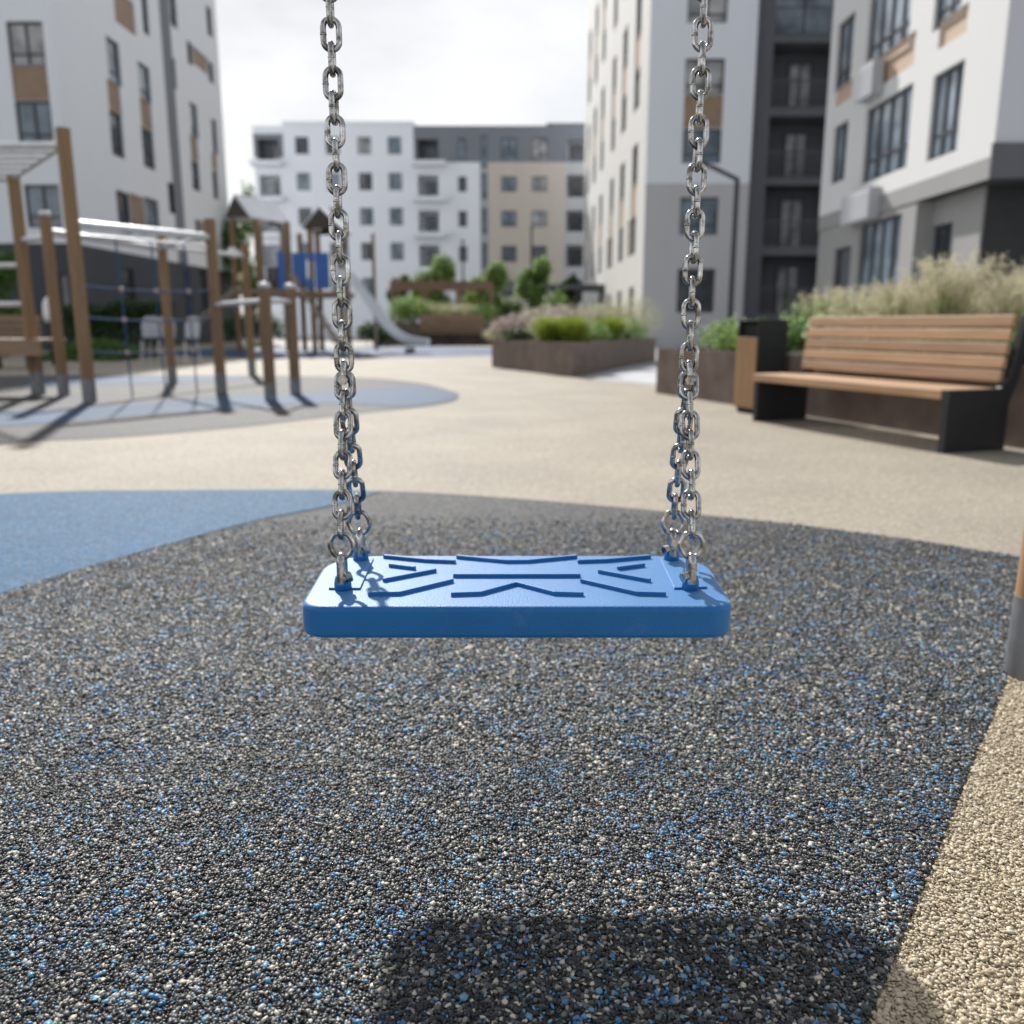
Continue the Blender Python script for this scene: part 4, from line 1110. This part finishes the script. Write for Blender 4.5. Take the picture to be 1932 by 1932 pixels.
# pergola
pgY = 42.0
x0, zt = onY(735, 531, pgY); x1, _ = onY(930, 531, pgY); zb = onY(735, 545, pgY)[1]
t = thing('pergola', ((x0+x1)/2, pgY, 0), 'low brown timber pergola beam on posts beyond the far planter', 'pergola')
hw = (x1-x0)/2
for y in (0, 2.2):
    b = MB(); b.box((-hw, y, zb), (hw, y+.12, zt)); b.build('beam', 'plank', t)
    for x in (-hw+.1, -hw*.35, hw*.3, hw-.1):
        b = MB(); b.box((x-.07, y, 0), (x+.07, y+.12, zb-.003)); b.build('post', 'plank', t)
for i in range(9):
    x = -hw+.3+i*(2*hw-.6)/8; b = MB(); b.box((x-.04, -.3, zt+.003), (x+.04, 2.6, zt+.12)); b.build('rafter', 'plank', t)

# street lamp
ly_ = 16.0
lx_, lz = onY(1391, 336, ly_)
t = thing('street_lamp', (lx_, ly_, 0), 'slim black street lamp with one angled arm in front of the grey tower', 'street lamp')
b = MB(); b.tube([(0, 0, 0), (0, 0, lz)], .05, 14, radii=[.055, .043]); b.build('pole', 'lampblk', t)
ax, az_ = onY(1342, 314, ly_); b = MB(); b.tube([(0, 0, lz-.02), (ax-lx_, 0, az_)], .036, 10); b.build('arm', 'lampblk', t)
b = MB(); b.obox((ax-lx_-.16, 0, az_+.05), Vector((.19, 0, -.075)), (0, .07, 0), (0, 0, .022)); b.build('lamp_head', 'lampblk', t, bevel=.008)
b = MB(); b.lathe([(.10, 0), (.10, .03), (.07, .05)], seg=16); b.build('base_plate', 'lampblk', t)
for (px, py) in ((873, 455), (1003, 430)):
    Y = 56.0; x, zt = onY(px, py, Y)
    t = thing('street_lamp', (x, Y, 0), 'distant thin lamp post before the ' + ('white' if px < 900 else 'beige') + ' part of the far block', 'street lamp')
    b = MB(); b.tube([(0, 0, 0), (0, 0, zt)], .06, 8); b.build('pole', 'lampblk', t)
    b = MB(); b.box((-.10, -.25, zt-.02), (.10, .25, zt+.06)); b.build('lamp_head', 'lampblk', t)
# ------------------------------------------------------------------ timber climbing frame on the left
cf = thing('climbing_frame', (-4.7, 10.4, 0), 'timber post climbing frame with silver bars and a blue rope net', 'climbing frame')
CO = Vector((-4.7, 10.4, 0))
def post(base, h, r, root, co, cap=None, shoe=.26, lean=(0, 0), m='post', name='post'):
    p = Vector((base[0], base[1], 0))-co; q = p+Vector((lean[0], lean[1], h))
    b = MB(); b.tube([p+(q-p)*.02, p+(q-p)*.5, q], r, 16); o = b.build(name, m, root)
    if shoe:
        b = MB(); b.tube([p, p+(q-p)*(shoe/h)], r*1.03, 16); b.build('shoe', 'shoe', o)
    if cap:
        b = MB(); b.lathe([(r*1.05, -.01), (r*1.05, .035), (r*.9, .05), (r*.2, .056)], tuple(q-Vector((0, 0, .02))), 16); b.build('cap', cap, o)
    return q
def bar(a, b_, r, root, co, m='galv', name='bar', seg=10):
    b = MB(); b.tube([Vector(a)-co, Vector(b_)-co], r, seg); return b.build(name, m, root)
g1, g2, g3 = gnd(170, 760), gnd(121, 747), gnd(71, 744)
g4, g5 = gnd(418, 741), gnd(326, 723)
g6 = (g5[0]+.55, g5[1]+2.2)
qA = post(g1, 2.87, .072, cf, CO)
q2 = post(g2, 2.13, .066, cf, CO, cap='galv')
q3 = post(g3, 2.63, .072, cf, CO, cap='galv')
q4 = post(g4, 2.13, .068, cf, CO)
q5 = post(g5, 2.12, .066, cf, CO)
q6 = post(g6, 2.20, .066, cf, CO)
g7, g8 = gnd(511, 757), gnd(558, 745)
q7 = post(g7, 1.28, .066, cf, CO, cap='galv', shoe=.2)
q8 = post(g8, 1.31, .066, cf, CO, cap='galv', shoe=.2)
# off-frame neighbours that carry the other ends of the bars and the deck
gL = (g1[0]-2.6, g1[1]+.25); gM = (g3[0]-2.5, g3[1]+.3)
post(gL, 2.87, .072, cf, CO); post(gM, 2.63, .072, cf, CO)
V3 = lambda g, z: (g[0], g[1], z)
for (a_, c_, z) in ((g1, g4, 1.915), (g2, g5, 1.93), (g1, g4, 1.80)):
    bar(V3(a_, z), V3(c_, z), .043 if z > 1.85 else .018, cf, CO)
bar(V3(g3, 1.86), V3(g2, 1.86), .034, cf, CO)
bar(V3(g5, 1.96), V3(g6, 1.99), .03, cf, CO)
bar(V3(g4, 1.93), V3(g5, 1.95), .03, cf, CO)
# overhead ladder running out of the picture
zl = 2.70
bar(V3(g1, zl), V3(gL, zl+.03), .038, cf, CO, name='ladder_rail'); bar(V3(g3, zl-.14), V3(gM, zl-.1), .038, cf, CO, name='ladder_rail')
bar(V3(g1, zl), V3(g3, zl-.14), .025, cf, CO, name='ladder_rail')
for i in range(1, 6):
    f_ = i/6; p = [g1[k]+(g3[k]-g1[k])*f_ for k in (0, 1)]; q = [gL[k]+(gM[k]-gL[k])*f_ for k in (0, 1)]
    bar((*p, zl-.14*f_), (*q, zl+.03-.13*f_), .022, cf, CO, name='rung')
# side bars and the deck
for z in (1.56, 1.10): bar(V3(g3, z), V3(gM, z), .032, cf, CO)
d0 = Vector(V3(g2, 0)); d1 = Vector((d0.x-3.6, d0.y+.05, 0))
for i in range(5):
    o_ = Vector((0, .02+i*.125, 0)); b = MB(); b.obox((d0+d1)/2-CO+o_+Vector((-.1, 0, .665)), (1.72, -.025, 0), (0, .058, 0), (0, 0, .02)); b.build('deck_plank', 'plank', cf, bevel=.004)
b = MB(); b.obox((d0+d1)/2-CO+Vector((-.1, -.06, .575)), (1.72, -.025, 0), (0, .02, 0), (0, 0, .085)); b.build('deck_beam', 'plank', cf)
post((g3[0]+.1, g3[1]-.1), .64, .05, cf, CO, shoe=.3, name='deck_leg')
# rope net hung in the long bay
A_, B_ = Vector(V3(g1, 0)), Vector(V3(g4, 0))
def NP(f_, z): return A_+(B_-A_)*f_+Vector((0, .02, z))
zs_ = (1.27, .93, .56)
for z in zs_:
    b = MB(); b.tube([NP(t_, z-.035*math.sin(math.pi*t_))-CO for t_ in np.linspace(.02, .98, 9)], .011, 8); b.build('net_rope', 'rope', cf)
for f_ in (.27, .52, .77):
    b = MB(); b.tube([NP(f_, 1.80)-CO, NP(f_+.01, .9)-CO, NP(f_+.02, .02)-CO], .010, 8); b.build('net_rope', 'rope', cf)
    for z in zs_:
        b = MB(); b.lathe([(.012, -.03), (.03, -.015), (.03, .015), (.012, .03)], tuple(NP(f_+.01, z-.032*math.sin(math.pi*f_))-CO+Vector((0, -.006, 0))), 10); b.build('net_clamp', 'clamp', cf)
# low turning bars
bar(V3(g4, 1.10), V3(g7, 1.115), .030, cf, CO); bar(V3(g7, 1.115), V3(g8, 1.13), .030, cf, CO)

# ------------------------------------------------------------------ play tower with the slide
TYy = 28.0
def T(px, py, dy=0): x, z = onY(px, py, TYy); return Vector((x, dy, z))
x_c = onY(560, 600, TYy)[0]
tw = thing('play_tower', (x_c, TYy, 0), 'two roofed timber play tower with blue panels and a steel slide', 'play tower')
K = Vector((x_c, 0, 0))
def tp(px, ptop, dy, r=.075, m='post'):
    p = T(px, ptop, dy)-K
    b = MB(); b.tube([(p.x, dy, 0), (p.x, dy, p.z)], r, 10); b.build('post', m, tw)
for (px, pt, dy) in ((437, 412, 0), (482, 415, 0), (505, 415, 1.7), (460, 410, 1.7), (541, 418, 0), (578, 428, 1.5), (584, 428, 0), (638, 425, 0), (634, 428, 1.5), (684, 428, 2.0), (540, 430, 1.7)):
    tp(px, pt, dy, .06 if px == 684 else .085, 'postpale' if px in (505, 460, 684) else 'post')
def gable(px0, px1, pxa, pye, pya, dep, dy, label=None, skew=0):
    """pitched roof: dark gable boards, pale sheets; the ridge runs away with a slant to the right"""
    a, c, ap = T(px0, pye, 0)-K, T(px1, pye, 0)-K, T(pxa, pya, 0)-K
    off = Vector((skew, dep, 0)); dv = Vector((0, dy, 0)); th = Vector((0, 0, .07))
    b = MB()
    for (p, q) in ((a, ap), (ap, c)):
        b.add([p+dv, q+dv, q+dv+off, p+dv+off, p+dv+th, q+dv+th, q+dv+off+th, p+dv+off+th], [(0, 1, 2, 3), (7, 6, 5, 4), (0, 4, 5, 1), (2, 6, 7, 3), (3, 7, 4, 0), (1, 5, 6, 2)])
    o = b.build('roof', 'roofpale', tw)
    b = MB()
    for e in (0, 1):
        b = MB(); s_ = dv+off*e+Vector((0, -.03 if not e else .03, 0)); b.prism([a+s_, c+s_, ap+s_], (0, .02, 0))
        b.build('gable_board', 'roofdark', o)
gable(427, 474, 445, 411, 371, 2.0, -.15, skew=.75)
gable(572, 644, 604, 432, 393, 1.9, -.15)
# decks and their edges
for (p0, p1, py) in ((436, 545, 545), (545, 650, 550)):
    a, c = T(p0, py)-K, T(p1, py)-K; b = MB(); b.box((a.x, -.1, a.z-.16), (c.x, 1.8, a.z)); b.build('deck', 'plank', tw)
for (p0, p1, pt, pb, dy) in ((524, 541, 476, 545, -.12), (552, 581.5, 477, 545, -.12), (594.5, 624, 477, 545, -.12), (581.7, 594.3, 477, 492, -.12), (581.7, 594.3, 527, 545, -.12)):
    a, c = T(p0, pt)-K, T(p1, pb)-K; b = MB(); b.box((a.x, dy, c.z), (c.x, dy+.04, a.z)); b.build('blue_panel', 'bluepanel', tw)
for (p0, p1, pt, pb) in ((440, 470, 545, 640), (476, 500, 545, 630), (486, 520, 500, 545)):
    a, c = T(p0, pt)-K, T(p1, pb)-K; b = MB(); n = 4
    for i in range(n): b.box((a.x+(c.x-a.x)*i/n+.01, .9, max(.05, c.z)), (a.x+(c.x-a.x)*(i+1)/n-.01, .95, a.z)); 
    b.build('infill_boarding', 'roofdark', tw)
for (px, py, m_) in ((463, 525, 'blobyell'), (444, 478, 'blobwhite')):  # yellow and white spheres added to stand for blurred bright spots
    p = T(px, py)-K; b = MB(); b.lathe([(.17*math.sin(a_)+.001, -.17*math.cos(a_)) for a_ in np.linspace(0, math.pi, 12)], (p.x, -.25, p.z), 18); b.build('bright_blob', m_, tw)
# stair down the front
a, c = T(556, 492)-K, T(650, 662)-K; a.z = min(a.z, 2.3)
for dy in (-.7, -.15):
    b = MB(); d = (c-a); up_ = Vector((0, 0, .13)); b.prism([a+Vector((0, dy, 0)), a+Vector((0, dy, 0))+up_, c+Vector((0, dy, 0))+up_, c+Vector((0, dy, 0))], (0, .05, 0)); b.build('stair_stringer', 'postpale', tw)
for i in range(1, 9):
    p = a+(c-a)*i/9; b = MB(); b.box((p.x-.13, -.65, p.z+.02), (p.x+.13, -.15, p.z+.06)); b.build('stair_tread', 'plank', tw)
p, q = T(375, 612)-K, T(450, 548)-K
for dy in (-.5, .1):
    b = MB(); b.tube([p+Vector((0, dy, 0)), q+Vector((0, dy, 0))], .05, 8); b.build('handrail', 'postpale', tw)
# slide: a trough swept along its run
def smooth3(P, n=8):
    P = [Vector(p) for p in P]; P = [2*P[0]-P[1]]+P+[2*P[-1]-P[-2]]; out = []
    for i in range(1, len(P)-2):
        for k in range(n):
            t_ = k/n; a, b, c, d = P[i-1], P[i], P[i+1], P[i+2]; out.append(.5*((2*b)+(c-a)*t_+(2*a-5*b+4*c-d)*t_*t_+(3*b-a-3*c+d)*t_**3))
    out.append(P[-2]); return out
run = smooth3([T(640, 520)-K, T(662, 528)-K, T(690, 560)-K, T(722, 603)-K, T(748, 631)-K, T(775, 645)-K, T(812, 651)-K])
cs = [(-.38, .20), (-.35, .20), (-.33, .02), (.33, .02), (.35, .20), (.38, .20), (.36, -.03), (-.36, -.03)]
b = MB(); vs, fs = [], []
for i, p in enumerate(run):
    t_ = (run[min(i+1, len(run)-1)]-run[max(i-1, 0)]).normalized(); nn = Vector((-t_.z, 0, t_.x))
    for (w_, hh) in cs: vs.append(p+Vector((0, w_-.35-.18*i/len(run)*2, 0))+nn*hh)
m_ = len(cs)
for i in range(len(run)-1):
    for k in range(m_): fs.append((i*m_+k, i*m_+(k+1) % m_, (i+1)*m_+(k+1) % m_, (i+1)*m_+k))
fs += [tuple(range(m_))[::-1], tuple((len(run)-1)*m_+k for k in range(m_))]
b.add(vs, fs); sl_ = b.build('slide', 'steel', tw)
p = T(785, 655)-K; b = MB(); b.box((p.x-.25, -.85, 0), (p.x+.02, -.45, p.z)); b.build('slide_foot', 'shoe', sl_)
p = T(668, 540)-K; b = MB(); b.box((p.x-.3, -.1, p.z+.1), (p.x-.26, .6, p.z+1.1)); b.build('slide_side', 'slate', sl_)

# ------------------------------------------------------------------ things beyond the frame
CG = 'grey chairs behind the climbing frame'
ch = thing('outdoor_chair', (0, 0, 0), '', 'chair', CG)
b = MB(); prof_ = [(-.22, 0), (.22, 0), (.235, .25), (.20, .43), (.11, .50), (-.11, .50), (-.20, .43), (-.235, .25)]
b.prism([(x, .20+.12*z, .55+z) for x, z in prof_], (0, .03, 0)); b.build('backrest', 'chairgrey', ch, bevel=.01)
b = MB(); b.prism([(-.24, -.22, .52), (.24, -.22, .52), (.22, .22, .50), (-.22, .22, .50)], (0, 0, .05)); b.build('seat', 'graph', ch, bevel=.012)
for x in (-.19, .19):
    for y in (-.18, .17):
        b = MB(); b.tube([(x, y, .50), (x*1.2, y*1.25, 0)], .014, 8); b.build('leg', 'galv', ch)
for i, (px, Y, rz_, lab) in enumerate(((284, 20.5, .25, 'leftmost of the grey round backed chairs behind the rope net'), (304, 20.8, -.1, 'middle one of the grey round backed chairs behind the rope net'), (347, 20.2, -.5, 'rightmost of the grey round backed chairs, turned towards the play tower'))):
    x = onY(px, 620, Y)[0]
    if i == 0: ch.location = (x, Y, 0); ch.rotation_euler = (0, 0, rz_); ch['label'] = lab
    else: dup(ch, (x, Y, 0), rz_, 1, lab, CG)
# clipped hedge and the bed in front of it
hx0, hx1 = onY(118, 590, 27.5)[0], onY(318, 590, 27.5)[0]
hd = thing('hedge', ((hx0+hx1)/2, 27.5, 0), 'clipped dark green hedge along the dark ground floor of the left block', 'hedge')
nn_ = 9000; hwid = (hx1-hx0)/2
c_ = np.stack([rng.uniform(-hwid, hwid, nn_), rng.uniform(-.6, .6, nn_), 1.5*rng.beta(2.4, 1.1, nn_)], 1)
c_[:, 2] *= 1+.06*np.sin(c_[:, 0]*2.1)+.05*np.sin(c_[:, 0]*5.3)
V, F = orient_quads(c_, unit(nn_), rng.uniform(.06, .15, nn_), .6); fast_mesh('foliage', V, F, G['dark'], parent=hd)
b = MB()
for i in range(14): x = -hwid+(i+.5)*2*hwid/14; b.tube([(x, 0, 0), (x+.05, .05, .9)], .03, 6)
b.build('stem', 'bark', hd)
bx0, bx1 = onY(105, 625, 22.5)[0], onY(262, 625, 22.5)[0]
gb = thing('ground_cover_bed', ((bx0+bx1)/2, 22.5, 0), 'low grey green planted bed in front of the dark hedge', 'plant bed')
nn_ = 6500; hwid = (bx1-bx0)/2; xx = rng.uniform(-1, 1, nn_); yy_ = rng.uniform(-1, 1, nn_)
hh = .5*np.clip(1-xx**2*.8, 0, 1)*np.clip(1-yy_**2, 0, 1)
c_ = np.stack([xx*hwid, yy_*1.5, hh*rng.beta(3, 1, nn_)+.02], 1); nr = unit(nn_)*.7; nr[:, 2] += 1; nr /= np.linalg.norm(nr, axis=1)[:, None]
V, F = orient_quads(c_, nr, rng.uniform(.07, .16, nn_), .5); fast_mesh('foliage', V, F, G['green'], parent=gb)
# left edge: tree, wooden seat, white bollard
x, zt = onY(-14, 470, 24); tree('leafy green tree cut by the left picture edge before the white block', (x, 24, 0), zt, .95, zt*.8, 3000, .14, 'green')
x0_, x1_ = onY(-40, 600, 17.5)[0], onY(58, 600, 17.5)[0]
t = thing('garden_bench', ((x0_+x1_)/2, 17.5, 0), 'brown wooden bench seen between the deck and the lower silver bar', 'bench'); hw = (x1_-x0_)/2
for i in range(4): b = MB(); b.box((-hw, .30, .50+i*.14), (hw, .34, .50+i*.14+.12)); b.build('back_slat', 'plank', t)
b = MB(); b.box((-hw, -.15, .42), (hw, .28, .47)); b.build('seat', 'plank', t)
for x in (-hw+.1, hw-.1): b = MB(); b.box((x-.03, -.12, 0), (x+.03, .26, .417)); b.box((x-.03, .345, 0), (x+.03, .39, 1.04)); b.build('leg', 'graph', t)
x, zt = onY(95, 558, 19)
t = thing('bollard_lamp', (x, 19, 0), 'white rounded bollard lamp on a dark base between the two front posts', 'bollard lamp')
b = MB(); b.lathe([(.11, 0), (.11, zt-.55), (.13, zt-.54)], seg=18); b.build('base', 'graph', t)
b = MB(); b.lathe([(.16, zt-.54), (.18, zt-.42), (.17, zt-.18), (.12, zt-.05), (.04, zt)], seg=20); b.build('shade', 'blobwhite', t)
# tree beyond the play tower
x, zt = onY(452, 340, 46); tree('loose green tree standing in the gap beside the play tower roof', (x, 46, 0), zt, 1.25, zt*.8, 4200, .2, 'green')
shrub('leafy_bush', 'dark green bush under the play tower between its posts', 'shrub', (onY(480, 600, 36)[0], 36, 0), 1.6, 1.4, 2200, .16, 'dark')
shrub('leafy_bush', 'low green bush between the slide and its rear post', 'shrub', (onY(712, 610, 36)[0], 36.2, 0), 1.0, 1.0, 1500, .14, 'dark')
